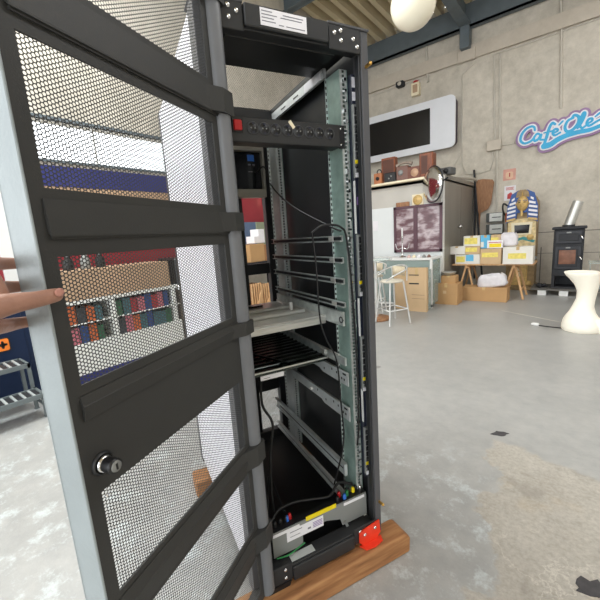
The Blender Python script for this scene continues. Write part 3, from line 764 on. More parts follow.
def crate(x0, x1, y0, y1, Y, dep, m, name, label, cat, group=None, zb=None, extra=None, rz=0):
    p = PY(x0, y1, Y); q = PY(x1, y0, Y); w = abs(q.x-p.x); z0 = zb if zb is not None else p.z; h = q.z-z0
    loc = ((p.x+q.x)/2, Y+dep/2, z0)
    t = thing(name, label, cat, loc, rz, group)
    mb(m).box(-w/2, w/2, -dep/2, dep/2, 0, h, .004).build('carton', t)
    b = mb(mat('packing_tape', rgb(200,170,120), .35)); b.box(-.025, .025, -dep/2-.001, dep/2+.001, h-.0005, h+.001); b.box(-.025, .025, -dep/2-.0015, -dep/2, h*.82, h); b.build('tape', t)
    for (nm, mm, a, c_, e, f) in (extra or []):
        mb(mm).box(-w/2+a*w, -w/2+c_*w, -dep/2-.003, -dep/2+.001, e*h, f*h).build(nm, t)
    return t
# poster with maroon frame
t = thing('framed_poster', 'large maroon framed two panel poster on the white kiosk wall', 'poster', (-2.56, KY, .98))
M_MAR = mat('maroon', rgb(92,62,72), .4, 0, .1, 6)
M_ART = ramp_mat('poster_art', [(.25, rgb(84,62,68)), (.46, rgb(116,88,94)), (.60, rgb(196,182,186)), (.74, rgb(100,80,86))], 2.6, .25, 'noise', (1.2, 1, 2.6))
b = mb(M_MAR)
for a, c_, e, f in ((-.49, .47, 0, .05), (-.49, .47, .86, .91), (-.49, -.44, 0, .91), (.42, .47, 0, .91), (-.08, .0, .05, .86)): b.box(a, c_, -.035, -.002, e, f, .002)
b.build('frame', t)
for a, c_ in ((-.44, -.08), (0, .42)): mb(M_ART).box(a, c_, -.02, -.004, .05, .86).build('picture', t)
# white switch plate, wooden plaque, round golden plate
single(bpx(mb(M_LABEL), 373, 378, 221, 231, KY-.012, .012, .002), 'switch_plate', 'small white switch plate on the white kiosk wall', 'switch')
single(bpx(mb(M_WOOD), 396, 409, 201.5, 208, KY-.03, .03), 'wooden_plaque', 'small brown wooden plaque above the maroon poster', 'plaque')
p = PY(418, 200, KY)
t = thing('wall_plate', 'cream square with a golden disc above the maroon poster', 'wall ornament', (p.x, KY, p.z))
mb(M_CREAM).box(-.11, .11, -.02, 0, -.11, .11, .003).build('backing', t)
b = mb(M_GOLD); b.lathe([(.095, -.02), (.09, -.035), (.05, -.03), (.02, -.045), (0, -.045)], (0, 0, 0), (0, 1, 0), 24); b.build('disc', t)
# convex mirror
p = PY(432.5, 184.5, 6.72)
t = thing('convex_mirror', 'round convex safety mirror on the kiosk corner', 'mirror', (p.x, p.y, p.z), R(-41))
b = mb(M_CHROME); b.lathe([(.31*math.sin(a), -.09*math.cos(a)) for a in [pi/2*k/10 for k in range(11)]], (0, 0, 0), (0, 1, 0), 36); b.build('mirror_dome', t)
b = mb(M_IRON); b.lathe([(.31, -.004), (.325, .0), (.32, .02), (.28, .04), (0, .05)], (0, 0, 0), (0, 1, 0), 36); b.build('rim', t)
b = mb(M_IRON); b.tube([(0, .05, 0), (.06, .14, .03), (.10, .24, .10)], .014, 8); b.build('bracket', t)
# objects on the kiosk ledge
LZ = KZ+.04
def ledge_box(x0, x1, y0, m, name, label, cat, dep=.16, Y=KY-.1, rz=0):
    p = PY(x0, y0, Y); q = PY(x1, y0, Y); w = q.x-p.x
    t = thing(name, label, cat, ((p.x+q.x)/2, Y+dep/2, LZ), rz)
    mb(m).box(-w/2, w/2, -dep/2, dep/2, 0, max(.05, p.z-LZ), .012).build('case', t)
    return t, w, p.z-LZ, dep
t, w, h, dp = ledge_box(373.5, 381.5, 174, mat('radio_orange', rgb(176,110,70), .5, 0, .1, 6), 'camera_box', 'small tan box camera at the left end of the kiosk ledge', 'camera')
b = mb(M_BLACK); b.lathe([(.035, -dp/2), (.035, -dp/2-.02), (.0, -dp/2-.02)], (0, 0, h*.5), (0, 1, 0), 16); b.build('lens', t)
b = mb(M_BLACK); b.ring((0, 0, h+.03), (0, 1, 0), .045, .012); b.build('carry_handle', t)
t, w, h, dp = ledge_box(381, 395, 159, M_RADIO, 'wooden_box', 'open fronted reddish wooden box standing on the kiosk ledge', 'box', .14, KY-.03)
b = mb(mat('dark_wood', rgb(84,42,24), .5)); b.box(-w/2+.03, w/2-.03, -dp/2-.002, -dp/2+.01, .05, h-.04); b.build('inset', t)
t, w, h, dp = ledge_box(384, 395.5, 173.5, M_BLACK, 'black_camera', 'small black box camera in front of the open wooden box', 'camera', .06, KY-.11)
for dx in (-.02, .03):
    b = mb(M_GREY); b.lathe([(.018, -dp/2), (.016, -dp/2-.01), (0, -dp/2-.01)], (dx, 0, h*.5+.02*(1 if dx > 0 else -1)), (0, 1, 0), 12); b.build('dial', t)
M_PHONE = mat('phone_brown', rgb(118,84,74), .4, 0, .1, 6)
t, w, h, dp = ledge_box(396, 408, 167, M_PHONE, 'rotary_telephone', 'old brown rotary telephone with its handset on top on the kiosk ledge', 'telephone')
b = mb(mat('handset', rgb(150,136,124), .4)); b.tube([(-w/2-.02, 0, h+.02), (-w/4, 0, h+.06), (w/4, 0, h+.065), (w/2+.05, 0, h+.03)], [.035, .024, .024, .035], 10); b.build('handset', t)
b = mb(M_GREY); b.lathe([(.05, -dp/2), (.048, -dp/2-.012), (.02, -dp/2-.016), (0, -dp/2-.016)], (-.03, 0, h*.55), (0, 1, 0), 20); b.build('dial', t)
t, w, h, dp = ledge_box(407, 420, 167.5, mat('radio_brown', rgb(112,64,48), .4, 0, .1, 8), 'table_radio', 'small brown table radio with a round pale dial', 'radio')
b = mb(mat('dial_tan', rgb(196,158,130), .4)); b.lathe([(.075, -dp/2), (.07, -dp/2-.014), (.03, -dp/2-.01), (.02, -dp/2-.02), (0, -dp/2-.02)], (.02, 0, h*.5), (0, 1, 0), 24); b.build('dial', t)
t, w, h, dp = ledge_box(419, 433, 154, M_RADIO, 'wooden_radio', 'tall reddish wooden radio case next to the convex mirror', 'radio', .2, KY-.08)
b = mb(mat('dark_wood', rgb(84,42,24), .5)); b.box(-w/2+.04, w*.1, -dp/2-.002, -dp/2+.01, .06, h-.05); b.use(M_BRASS); b.lathe([(.02, 0), (.016, -.02), (0, -.02)], (w*.3, -dp/2, h*.3), (0, 1, 0), 12); b.build('speaker_grille', t)
p = PY(445, 172, 7.3)
t = thing('projector', 'small grey projector on top of the stainless door corner', 'projector', (p.x, p.y, KZ+.06), R(-10))
b = mb(mat('projector_grey', rgb(92,92,92), .5)); b.box(-.20, .16, -.12, .12, 0, .13, .015); b.build('body', t)
b = mb(M_BLACK); b.lathe([(.045, 0), (.04, -.03), (0, -.03)], (.08, -.12, .065), (0, 1, 0), 16); b.build('lens', t)
b = mb(M_CONDUIT); b.tube([(KX-.12, 8.2, KZ+.12), (KX-.02, 8.8, KZ+.13), (KX+.05, 9.15, KZ+.13), (KX+.07, WB-.04, KZ+.10)], .03, 10)
single(b, 'duct_pipe', 'pale grey pipe running from the kiosk roof to the wall', 'pipe')
# menu screen
p = PY(455.5, 93, 9.12); q = PY(455.5, 146, 9.12)
zt_, zb_ = p.z, q.z; xr = p.x
t = thing('wall_screen', 'wide white framed wall screen with a dark display above the kiosk ledge', 'screen', (xr-1.6, 9.12, zb_))
hh = zt_-zb_; L_ = 3.0
def rrect(x0, x1, z0, z1, r, n=6):
    out = []
    for cx, cz, a0 in ((x1-r, z1-r, 0), (x0+r, z1-r, 90), (x0+r, z0+r, 180), (x1-r, z0+r, 270)):
        for k in range(n+1):
            a = R(a0+90*k/n); out.append((cx+r*math.cos(a), cz+r*math.sin(a)))
    return out
mb(M_TVF).prism(rrect(1.6-L_, 1.6, 0, hh, .12), (0, 0, 0), (1, 0, 0), (0, 0, 1), (0, .05, 0)).build('frame', t)
mb(mat('violet_side', rgb(62,44,66), .5)).prism(rrect(1.6-L_+.04, 1.585, .05, hh-.03, .11), (0, .05, 0), (1, 0, 0), (0, 0, 1), (0, .2, 0)).build('housing', t)
mb(M_DRK).box(1.6-L_+.2, 1.03, -.012, .0, .16, hh-.17).build('display', t)
# wall fittings
def conduit(pts, r, label, name='conduit'):
    Y = WB-r
    b = mb(M_CONDUIT); b.tube([PY(x, y, Y) for x, y in pts], r, 8); return single(b, name, label, 'conduit')
conduit([(500, 54), (500, 139)], .022, 'right pipe of the pair dropping from the band to the junction box')
conduit([(494, 57), (495, 139)], .018, 'left pipe of the pair dropping from the band to the junction box')
conduit([(497, 151), (497, 218)], .022, 'vertical grey pipe below the junction box')
conduit([(561, 0), (561.5, 30), (561, 108)], .022, 'vertical grey pipe rising above the blue lettering sign')
conduit([(475, 62), (462, 75), (462, 166), (466, 174), (480, 173), (490, 170), (493, 160), (493, 152)], .016, 'thin looping pipe right of the wall screen')
conduit([(426, 47), (428, 82)], .03, 'short hanging pipe below the roof beam')
conduit([(371, 96), (400, 86), (440, 71), (475, 59)], .012, 'thin black cable clipped below the wall band', 'wall_cable')
conduit([(492, 55), (520, 46), (560, 32), (600, 18)], .014, 'pale cable along the wall band right of the roof bracket', 'wall_cable')
conduit([(501, 145), (512, 144), (519, 141)], .012, 'short cable from the junction box to the blue lettering sign', 'wall_cable')
conduit([(462, 150), (455, 165), (449, 172)], .008, 'thin wire hanging from the looping pipe to the projector', 'wall_cable')
b = mb(M_CONC2); bpx(b, 486.5, 501, 138.5, 151.5, WB-.1, .1, .008); single(b, 'junction_box', 'square grey junction box where the wall pipes meet', 'junction box')
t = thing('alarm_box', 'small cream alarm sounder with reddish top above the wall screen', 'alarm', tuple(PY(415, 88, WB-.12)))
mb(M_CREAM).box(-.10, .10, 0, .12, -.17, .13, .01).build('housing', t); mb(M_RED).lathe([(.07, .13), (.06, .17), (0, .19)], (0, .06, 0), (0, 0, 1), 14).build('beacon', t)
b = mb(M_BEIGE); b.box(-.06, .06, -.002, 0, -.1, .08); b.build('grille', t)
p = PY(400, 84, WB-.1); t = thing('floodlight', 'small dark spotlight fixed below the wall band', 'spotlight', tuple(p))
mb(M_IRON).box(-.10, .10, -.05, .10, -.07, .06, .02).build('housing', t); mb(M_CONDUIT).lathe([(.05, -.05), (.045, -.06), (0, -.06)], (0, 0, 0), (0, 1, 0), 14).build('lens', t)
# globe lamp
p = CP+Vector((-0.41770237, 1.11399532, 0.6244622))*3.3
t = thing('globe_lamp', 'cream opal globe lamp hanging from the roof', 'lamp', tuple(p))
b = mb(M_OPAL); b.ball((0, 0, 0), .205, 32, 20); b.build('globe', t)
b = mb(M_BRASS); b.lathe([(.06, .19), (.06, .24), (.02, .27)], (0, 0, 0), (0, 0, 1), 16); b.build('cap', t)
b = mb(M_RUBBER); b.cyl((0, 0, .26), (0, 0, CZ-p.z), .008, 8); b.build('cord', t)
# blue lettering sign
STK = [[(212,246),(208,228),(192,223),(160,238),(133,272),(127,308),(150,324),(185,312),(206,292)],
 [(246,275),(226,266),(207,290),(211,309),(232,298),(250,272),(244,300),(262,302)],
 [(332,210),(316,203),(298,232),(281,288),(266,332),(258,350)], [(266,262),(318,250)],
 [(325,262),(347,250),(345,239),(328,242),(318,264),(332,276),(362,260)], [(356,214),(378,192)],
 [(440,172),(408,190),(391,228),(404,254),(440,240),(470,202),(472,166),(446,156),(432,176)],
 [(466,234),(492,198),(511,152),(503,141),(488,170),(480,214),(492,233),(516,218)],
 [(522,210),(552,190),(550,176),(531,182),(521,205),(536,219),(575,196),(610,176)], [(572,164),(600,142)],
 [(268,340),(304,330),(346,302),(400,277),(470,257),(540,243),(606,216),(640,195)]]
SR_ = [8, 7.5, 9, 5.5, 7.5, 6, 9, 7.5, 7.5, 6, 12]
import numpy as np
SEG = []
_a = PY(500, 140, WB); _b = PY(540, 140, WB); MPP = abs(_b.x-_a.x)/40
for st, r0 in zip(STK, SR_):
    q_ = [PY(500+x/6, 90+y/6, WB) for x, y in st]
    q_ = bez([(v.x, v.z, 0) for v in q_], 6); nq = len(q_)
    for k in range(nq-1):
        fr = r0*(1.55-.8*k/nq) if st is STK[-1] else r0*(1-.25*abs(2*k/nq-1))
        SEG.append((q_[k].x, q_[k].y, q_[k+1].x, q_[k+1].y, fr/6*MPP))
def stroke_layer(b, add, Y, th, h=.0075):
    sg = np.array(SEG); ad = add/6*MPP; mg = .16
    xs = np.arange(sg[:, [0, 2]].min()-mg, sg[:, [0, 2]].max()+mg, h); zs = np.arange(sg[:, [1, 3]].min()-mg, sg[:, [1, 3]].max()+mg, h)
    X, Z = np.meshgrid(xs, zs, indexing='ij'); Fm = np.full(X.shape, 9.0)
    for x0, z0, x1, z1, r in sg:
        dx, dz = x1-x0, z1-z0; L2 = dx*dx+dz*dz+1e-12
        t_ = np.clip(((X-x0)*dx+(Z-z0)*dz)/L2, 0, 1)
        Fm = np.minimum(Fm, np.hypot(X-x0-t_*dx, Z-z0-t_*dz)-r-ad)
    vid = {}; V = []; F = []
    def vert(key, x, z):
        if key not in vid: vid[key] = len(V); V.append((x, z))
        return vid[key]
    nx, nz = X.shape
    for i_ in range(nx-1):
        for j_ in range(nz-1):
            cs = ((i_, j_), (i_+1, j_), (i_+1, j_+1), (i_, j_+1)); fv = [Fm[c] for c in cs]
            if min(fv) >= 0: continue
            poly = []
            for k in range(4):
                a_, c_ = cs[k], cs[(k+1) % 4]; fa, fc_ = fv[k], fv[(k+1) % 4]
                if fa < 0: poly.append(vert(a_, X[a_], Z[a_]))
                if (fa < 0) != (fc_ < 0):
                    u = fa/(fa-fc_); poly.append(vert(tuple(sorted((a_, c_))), X[a_]+(X[c_]-X[a_])*u, Z[a_]+(Z[c_]-Z[a_])*u))
            if len(poly) >= 3: F.append(tuple(poly))
    n = len(V); cnt = {}
    for f in F:
        for k in range(len(f)):
            e = (f[k], f[(k+1) % len(f)]); cnt[e] = cnt.get(e, 0)+1
    sides = [(e[1], e[0], e[0]+n, e[1]+n) for e in cnt if (e[1], e[0]) not in cnt]
    return b.add([(x, Y, z) for x, z in V]+[(x, Y+th, z) for x, z in V], F+sides+[tuple(v+n for v in f[::-1]) for f in F])
t = thing('wall_sign', 'blue and white script lettering sign reading Café Olé with violet outline', 'sign', (0, 0, 0))
stroke_layer(mb(mat('sign_violet', rgb(150,118,158), .5)), 22, WB-.06, .06).build('outline_board', t)
stroke_layer(mb(M_LABEL), 8.5, WB-.075, .016).build('white_border', t)
stroke_layer(mb(mat('sign_blue', rgb(44,168,216), .45, 0, .1, 3)), 0, WB-.088, .014).build('lettering', t)
# ---------------------------------------------------------------- along the back wall
# pizza peel leaning on the wall
YP = 9.30
def loc(pts, Y): return [(PY(x, y, Y).x, PY(x, y, Y).z) for x, y in pts]
t = thing('pizza_peel', 'brown wooden pizza peel leaning upright against the concrete wall', 'peel', tuple(PY(478, 250, YP)))
o0 = Vector(t.location)
b = mb(M_WOOD); b.T = Matrix.Translation(-o0)
b.prism(loc([(477,180),(483,179),(492.5,179.5),(494,182),(491,203),(488,209),(479.5,213.5),(474,209),(473.5,203),(475,190)], YP), (0, YP, 0), (1, 0, 0), (0, 0, 1), (0, .03, 0)); b.build('blade', t)
b = mb(M_WOOD); b.T = Matrix.Translation(-o0); b.tube([PY(479.5, 212, YP)+Vector((0, .015, 0)), PY(477, 250, YP)+Vector((0, .015, 0))], .022, 8); b.build('handle', t)
for (a, c_, nm) in (((474, 170), (480, 250), 'dark thin pole leaning beside the pizza peel, its top nearest the kiosk'), ((475, 180), (474.5, 250), 'dark upright pole between the kiosk door and the pizza peel')):
    b = mb(M_IRON); pA = PY(*a, 9.33); pB = PY(*c_, 9.2); b.tube([pA, pB+(pB-pA)*.42], .022, 8); single(b, 'leaning_pole', nm, 'pole')
# switch panels
for i, (y0, y1, nm) in enumerate(((212, 222.5, 'upper'), (223.5, 234.5, 'lower'))):
    p = PY(486, y1, WB-.12); q = PY(503, y0, WB-.12)
    t = thing('breaker_panel', nm + ' of the two grey breaker panels on the wall left of the gilded machine', 'electrical panel', ((p.x+q.x)/2, WB-.12, p.z))
    w = q.x-p.x; h = q.z-p.z
    mb(mat('panel_frame', rgb(84,88,88), .5)).box(-w/2, w/2, .0, .11, 0, h, .01).build('case', t)
    mb(mat('panel_face', rgb(236,238,234), .5)).box(-w*.30, w*.48, -.01, .002, h*.05, h*.95, .004).build('cover', t)
    mb(M_IRON).box(-w*.14, w*.38, -.016, -.009, h*.46, h*.54).build('slot', t)
# wall notices
for nm, lab, x0, x1, y0, y1, mm in (('faded_notice', 'faded pinkish notice on the wall above the white notice', 503, 516, 168, 181, mat('faded_red', rgb(214,160,146), .7)), ('white_notice', 'white and red notice on the wall beside the gilded machine', 504, 516, 185, 201, M_LABEL)):
    p = PY(x0, y1, WB-.006); q = PY(x1, y0, WB-.006); w = q.x-p.x; h = q.z-p.z
    t = thing(nm, lab, 'notice', (p.x, WB-.006, p.z)); mb(mm).box(0, w, 0, .004, 0, h).build('sheet', t)
    b = mb(mat('notice_red', rgb(200,70,70), .6) if nm == 'white_notice' else mat('notice_cream', rgb(226,190,160), .6))
    if nm == 'white_notice': [b.box(.03, w-.03-.02*(k_ % 2), -.002, 0, h*(.86-.07*k_), h*(.895-.07*k_)) for k_ in range(3)]; b.prism([(.06, h*.12), (.13, h*.10), (w-.06, h*.42), (w-.09, h*.56), (w-.16, h*.42)], (0, -.002, 0), (1, 0, 0), (0, 0, 1), (0, .002, 0))
    else: b.prism(rrect(.05, w-.05, h*.12, h*.75, .04), (0, -.002, 0), (1, 0, 0), (0, 0, 1), (0, .002, 0)); b.use(M_RED).box(w*.48, w*.56, -.003, -.001, h*.3, h*.65)
    b.build('print', t)
# hose with orange grip
b = mb(M_RUBBER); b.tube(bez([PY(508, 206, 9.1), PY(503.5, 204, 9.1), PY(503, 211, 9.1), PY(507, 219, 9.1), PY(508, 232, 9.1), PY(509, 246, 9.15)]), .018, 8); hs = single(b, 'black_hose', 'black looped hose with an orange grip left of the gilded machine', 'hose')
b = mb(mat('orange_grip', rgb(214,110,44), .5)); b.tube([PY(508, 213, 9.08), PY(508.3, 222, 9.08)], [.05, .06], 12); g = b.build('grip', hs)
# gilded pharaoh machine
GX0, GX1, GY0 = -1.28, -.76, 8.75
t = thing('pharaoh_machine', 'gilded coin machine with a pharaoh head in blue striped headdress', 'amusement machine', ((GX0+GX1)/2, GY0, 0))
w = .26
b = mb(M_GOLDD)
b.prism([(-w, 0), (w, 0), (w, 1.78)] + [(w*math.cos(a), 1.78+.26*math.sin(a)) for a in [pi*k/10 for k in range(1, 10)]] + [(-w, 1.78)], (0, .02, 0), (1, 0, 0), (0, 0, 1), (0, .45, 0))
b.box(-.30, .30, -.06, .5, 0, .10, .01); b.build('cabinet', t)
b = mb(M_DBLUE)   # headdress lappets as arch
arch = [(-.28, 1.42), (-.10, 1.50), (-.09, 1.62), (.09, 1.62), (.10, 1.50), (.28, 1.42), (.27, 1.75), (.20, 2.0), (.08, 2.07), (-.08, 2.07), (-.20, 2.0), (-.27, 1.75)]
b.prism(arch, (0, -.03, 0), (1, 0, 0), (0, 0, 1), (0, .05, 0)); hd = b.build('headdress', t)
for k in range(6):
    z = 1.46+k*.082
    for sg in (-1, 1):
        xo = .272-.004*k if k < 4 else .262-.035*(k-3); xi = .115 if k < 5 else .14
        b = mb(M_LABEL if k % 2 else M_GOLD) if k in (0, 1, 3, 5) else mb(M_LABEL); b.prism([(sg*xi, z+.02), (sg*xo, z-.015), (sg*xo, z+.03), (sg*xi, z+.062)], (0, -.045, 0), (1, 0, 0), (0, 0, 1), (0, .016, 0)); b.build('stripe', hd)
b = mb(M_GOLD); b.ball((0, -.03, 1.80), .115, 24, 16, (.92, .75, 1.35)); b.tube([(0, -.10, 1.83), (0, -.135, 1.78), (0, -.125, 1.765)], [.012, .02, .016], 8)
for sg in (-1, 1): b.ball((sg*.115, -.02, 1.80), .03, 10, 8, (.5, .5, 1.2))
b.ball((0, -.102, 1.725), .028, 12, 6, (1.2, .5, .4)); b.cyl((0, -.08, 1.66), (0, -.09, 1.55), .022, 10, .03)
fc = b.build('face', t)
for sg in (-1, 1):
    b = mb(M_BLACK); b.ball((sg*.043, -.108, 1.825), .02, 10, 6, (1.3, .4, .5)); b.build('eye', fc)
    b = mb(M_DBLUE); b.tube([(sg*.02, -.112, 1.855), (sg*.05, -.108, 1.865), (sg*.08, -.088, 1.85)], .006, 6); b.build('brow', fc)
b = mb(M_GOLDD); b.prism([(-.12, 1.93), (.12, 1.93), (.10, 2.03), (.05, 2.075), (-.05, 2.075), (-.10, 2.03)], (0, -.05, 0), (1, 0, 0), (0, 0, 1), (0, .02, 0)); b.build('brow_band', hd)
b = mb(M_GOLD); b.cyl((0, -.08, 1.96), (0, -.12, 2.03), .018, 8, .010); b.build('crest', fc)
b = mb(M_CREAM); b.prism([(-.17, 1.17), (.17, 1.17), (.19, 1.42), (-.19, 1.42)], (0, -.01, 0), (1, 0, 0), (0, 0, 1), (0, .04, 0)); b.build('screen_frame', t)
b = mb(M_DRK); b.prism([(-.12, 1.20), (.13, 1.20), (.145, 1.37), (-.13, 1.37)], (0, -.016, 0), (1, 0, 0), (0, 0, 1), (0, .01, 0)); b.build('screen', t)
b = mb(mat('gilded_pattern', rgb(222,200,150), .5, 0, .3, 14)); b.box(-.255, .255, .0, .03, .74, 1.165); b.box(-.25, .25, .004, .03, 1.165, 1.50); b.build('lower_panel', t)
b = mb(M_TEAL); b.prism([(-.25, .95), (-.1, 1.02), (.02, 1.07), (.22, 1.0), (.25, 1.04), (.05, 1.13), (-.08, 1.09), (-.25, 1.0)], (0, -.006, 0), (1, 0, 0), (0, 0, 1), (0, .01, 0)); b.build('teal_wing', t)
b = mb(M_GOLD); b.lathe([(.065, 0), (.05, -.012), (0, -.016)], (-.16, -.002, 1.09), (0, 1, 0), 18); b.lathe([(.065, 0), (.05, -.012), (0, -.016)], (.16, -.002, 1.11), (0, 1, 0), 18); b.build('gold_disc', t)
b = mb(M_BLACK); b.prism([(-.06, .84)]+[(-.0+.06*math.cos(a), .86+.06*math.sin(a)) for a in [pi-pi*k/8 for k in range(9)]]+[(.06, .84)], (0, -.004, 0), (1, 0, 0), (0, 0, 1), (0, .01, 0)); b.use(M_IRON); b.box(.15, .21, -.004, .006, .82, .87); b.build('coin_opening', t)
b = mb(M_GREY); b.box(-.30, .30, -.13, .02, .66, .72, .01); sh = b.build('control_shelf', t)
b = mb(M_GOLD); b.box(-.14, .14, -.03, .03, .1, .62, .02); b.box(-.22, .22, -.02, .03, .1, .2, .02); b.build('pedestal_relief', t)
b = mb(M_CREAM)
for z in (.32, .40, .48): b.ring((-.02, -.035, z), (0, 1, 0), .03, .010, 14)
b.build('scroll_ornament', t)
# wood stove on a low pallet
SX0, SX1, SY = -.45, .03, 8.3; xc = (SX0+SX1)/2; w = (SX1-SX0)/2
t = thing('wood_stove', 'black cast iron wood stove with a small glass door on a low pallet', 'stove', (xc, SY, .13))
z0 = .13
b = mb(M_IRON); b.box(-w+.01, w-.01, .02, .45, .36-z0, 1.24-z0, .01); b.box(-w+.01, -w+.06, .02, .45, 0, .36-z0); b.box(w-.06, w-.01, .02, .45, 0, .36-z0); b.box(-w+.01, w-.01, .38, .45, 0, .36-z0); b.box(-w, w, .0, .45, 0, .03); b.build('body', t)
b = mb(M_IRON); b.box(-w-.02, w+.02, -.02, .48, 1.24-z0, 1.29-z0, .012); b.build('top_plate', t)
def stove_door(z_a, z_b, gl, nm):
    b = mb(mat('stove_door', rgb(56,57,62), .5, .2, .1, 20)); b.box(-w+.04, w-.04, -.012, .02, z_a-z0, z_b-z0, .008); d_ = b.build(nm, t)
    b = mb(M_IRON); b.box(-w+.09, w-.09, -.022, -.010, z_a-z0+.05, z_b-z0-.05, .006); b.build('panel', d_)
    if gl:
        b = mb(mat('stove_glass', rgb(126,84,64), .12, 0, .35, 9)); b.box(-w+.11, w-.12, -.028, -.020, z_a-z0+.10, z_b-z0-.07); b.build('glass', d_)
    b = mb(M_CHROME); b.tube([(w-.08, -.015, (z_a+z_b)/2-z0+.03), (w-.06, -.06, (z_a+z_b)/2-z0+.02), (w-.03, -.06, (z_a+z_b)/2-z0-.03)], .011, 8); b.build('handle', d_)
    b = mb(M_GREY); b.box(-.035, .035, -.024, -.014, z_b-z0-.04, z_b-z0-.015); b.build('plate', d_)
stove_door(.98, 1.21, False, 'oven_door'); stove_door(.50, .93, True, 'fire_door')
b = mb(M_STEEL); pA = Vector((0, .22, 1.27-z0)); b.tube([(-.02, .22, 1.29-z0), (.10, .26, 1.74-z0)], .085, 20); b.build('flue_pipe', t)
b = mb(M_IRON); b.lathe([(.10, 0), (.10, .03), (.07, .03)], (-.02, .22, 1.29-z0), (0, 0, 1), 20); b.build('collar', t)
t = thing('pallet', 'low grey pallet with white end blocks under the black stove', 'pallet', (xc, SY, 0))
b = mb(mat('pallet_grey', rgb(104,102,98), .8, 0, .1, 5))
for k in range(4): b.box(-.55, .55, -.12+.18*k, .02+.18*k, .10, .128)
b.build('deck', t)
for dx in (-.36, -.02, .36):
    mb(M_WHITE).box(dx-.07, dx+.07, -.11, .5, 0, .10, .004).build('block', t)
b = mb(M_IRON); rr_ = random.Random(9)
for k in range(14): b.ball((SX0-.12+rr_.uniform(-.08, .08), SY+.02+rr_.uniform(0, .2), .15+rr_.uniform(0, .05)), rr_.uniform(.02, .035), 8, 6)
single(b, 'charcoal_heap', 'small heap of dark charcoal at the left end of the stove pallet', 'charcoal')['kind'] = 'stuff'
# small glass stand at the right edge
p = PY(600, 262, 7.4)
t = thing('glass_stand', 'greenish glass stand at the right edge of the picture', 'stand', (p.x+.16, 7.5, 0))
b = mb(M_GLASSG); b.box(-.30, .30, -.2, .2, .70, .715); b.box(-.28, -.27, -.18, .18, 0, .70); b.box(.27, .28, -.18, .18, 0, .70); b.box(-.27, .27, -.18, .18, .3, .31); b.build('glass', t)
b = mb(mat('dark_green', rgb(50,72,70), .3)); b.ball((p.x+.08, 7.45, .715+.09), .09, 16, 12); single(b, 'dark_ball', 'dark green ball resting on the glass stand', 'ball')
# light up stool
t = thing('glowing_stool', 'cream glowing plastic bar stool with a curved waist', 'lamp stool', (0, 5.7, 0))
LP = [(0, .05, .20), (.02, .05, .215), (.08, .05, .212), (.14, .045, .195), (.19, .043, .17), (.24, .044, .14), (.32, .050, .112), (.42, .072, .098), (.52, .080, .105), (.60, .070, .125), (.67, .045, .152), (.72, .022, .172), (.755, .010, .182), (.765, .010, .176), (.762, .010, .165), (.752, .01, .155), (.75, .01, .0)]
M_GLOW = mat('glowing_plastic', rgb(246,242,230), .35, 0, .02, 3, emit=(1.0, .86, .60, 1), estr=.13)
vs = []; fs = []; S_ = 32
for z, cx, r in LP:
    for k in range(S_):
        a = 2*pi*k/S_; vs.append((cx+r*math.cos(a), r*.95*math.sin(a), z))
for i in range(len(LP)-1):
    for k in range(S_): fs.append((i*S_+k, i*S_+(k+1) % S_, (i+1)*S_+(k+1) % S_, (i+1)*S_+k))
mb(M_GLOW).add(vs, fs, True).build('shell', t)
b = mb(M_GLOW); b.lathe([(.0, .0), (.09, 0), (.10, .02), (.10, .15), (.085, .17), (0, .172)], (.22, -.02, 0), (0, 0, 1), 24); b.build('foot_step', t)
b = mb(M_RUBBER); b.tube([(-.14, 5.68, .012), (-.3, 5.70, .008), (-.42, 5.72, .010)], .007, 8); cb = single(b, 'lamp_cable', 'black cable with a white plug on the floor beside the glowing stool', 'cable')
b = mb(M_WHITE); b.tube([(-.41, 5.72, .02), (-.47, 5.73, .02), (-.50, 5.735, .02)], [.022, .022, .012], 10); b.build('plug', cb)
# pale crack lines in the screed are part of floor wear: a thin strip of filler
b = mb(mat('filler_strip', rgb(204,200,190), .7)); b.prism([(0, 0), (.9, -.55), (.92, -.54), (.02, .012)], (-1.0, 6.55, .0005), (1, 0, 0), (0, 1, 0), (0, 0, .0015)); struct('trim_16', b)
# dark scuffs on the floor
for (px_, py_, r, nm) in ((500, 434, .045, 'dark flat scrap on the grey floor, farther of the two dark floor scraps'), (592, 588, .055, 'dark flat scrap on the floor at the lower right corner')):
    p = PZ(px_, py_); rr_ = random.Random(px_); b = mb(mat('scrap', rgb(70,68,70), .8, 0, .2, 30))
    b.prism([(r*(1.3 if abs(math.cos(a)) > .5 else .8)*rr_.uniform(.6, 1.2)*math.cos(a), r*.8*rr_.uniform(.6, 1.2)*math.sin(a)) for a in [2*pi*k/14 for k in range(14)]], (0, 0, 0), (1, 0, 0), (0, 1, 0), (0, 0, .002))
    single(b, 'floor_scrap', nm, 'scrap', (p.x, p.y, .0005), .6)
# ---------------------------------------------------------------- trestle table and boxes
TY = 7.55; TZ = .68
t = thing('trestle_table', 'wooden trestle table loaded with printed cartons', 'table', (-1.4, TY+.3, 0))
mb(M_PINE).box(-.66, .74, -.3, .32, TZ-.03, TZ, .004).build('tabletop', t)
for xc_ in (-.40, .42):
    b = mb(M_PINE); b.box(xc_-.03, xc_+.03, -.28, .28, TZ-.09, TZ-.031, .004); tr = b.build('trestle', t)
    for sy in (-1, 1):
        for sx in (-1, 1):
            b = mb(M_PINE); b.tube([(xc_+sx*.02, sy*.2, TZ-.06), (xc_+sx*.17, sy*.27, .012)], .022, 6); b.build('leg', tr)
    b = mb(M_PINE); b.tube([(xc_+.13, -.25, .2), (xc_+.13, .25, .2)], .012, 6); b.build('stretcher', tr)
M_BYEL = mat('print_yellow', rgb(232,214,110), .6, 0, .15, 20); M_BBLU = mat('print_blue', rgb(100,182,222), .6, 0, .1, 10)
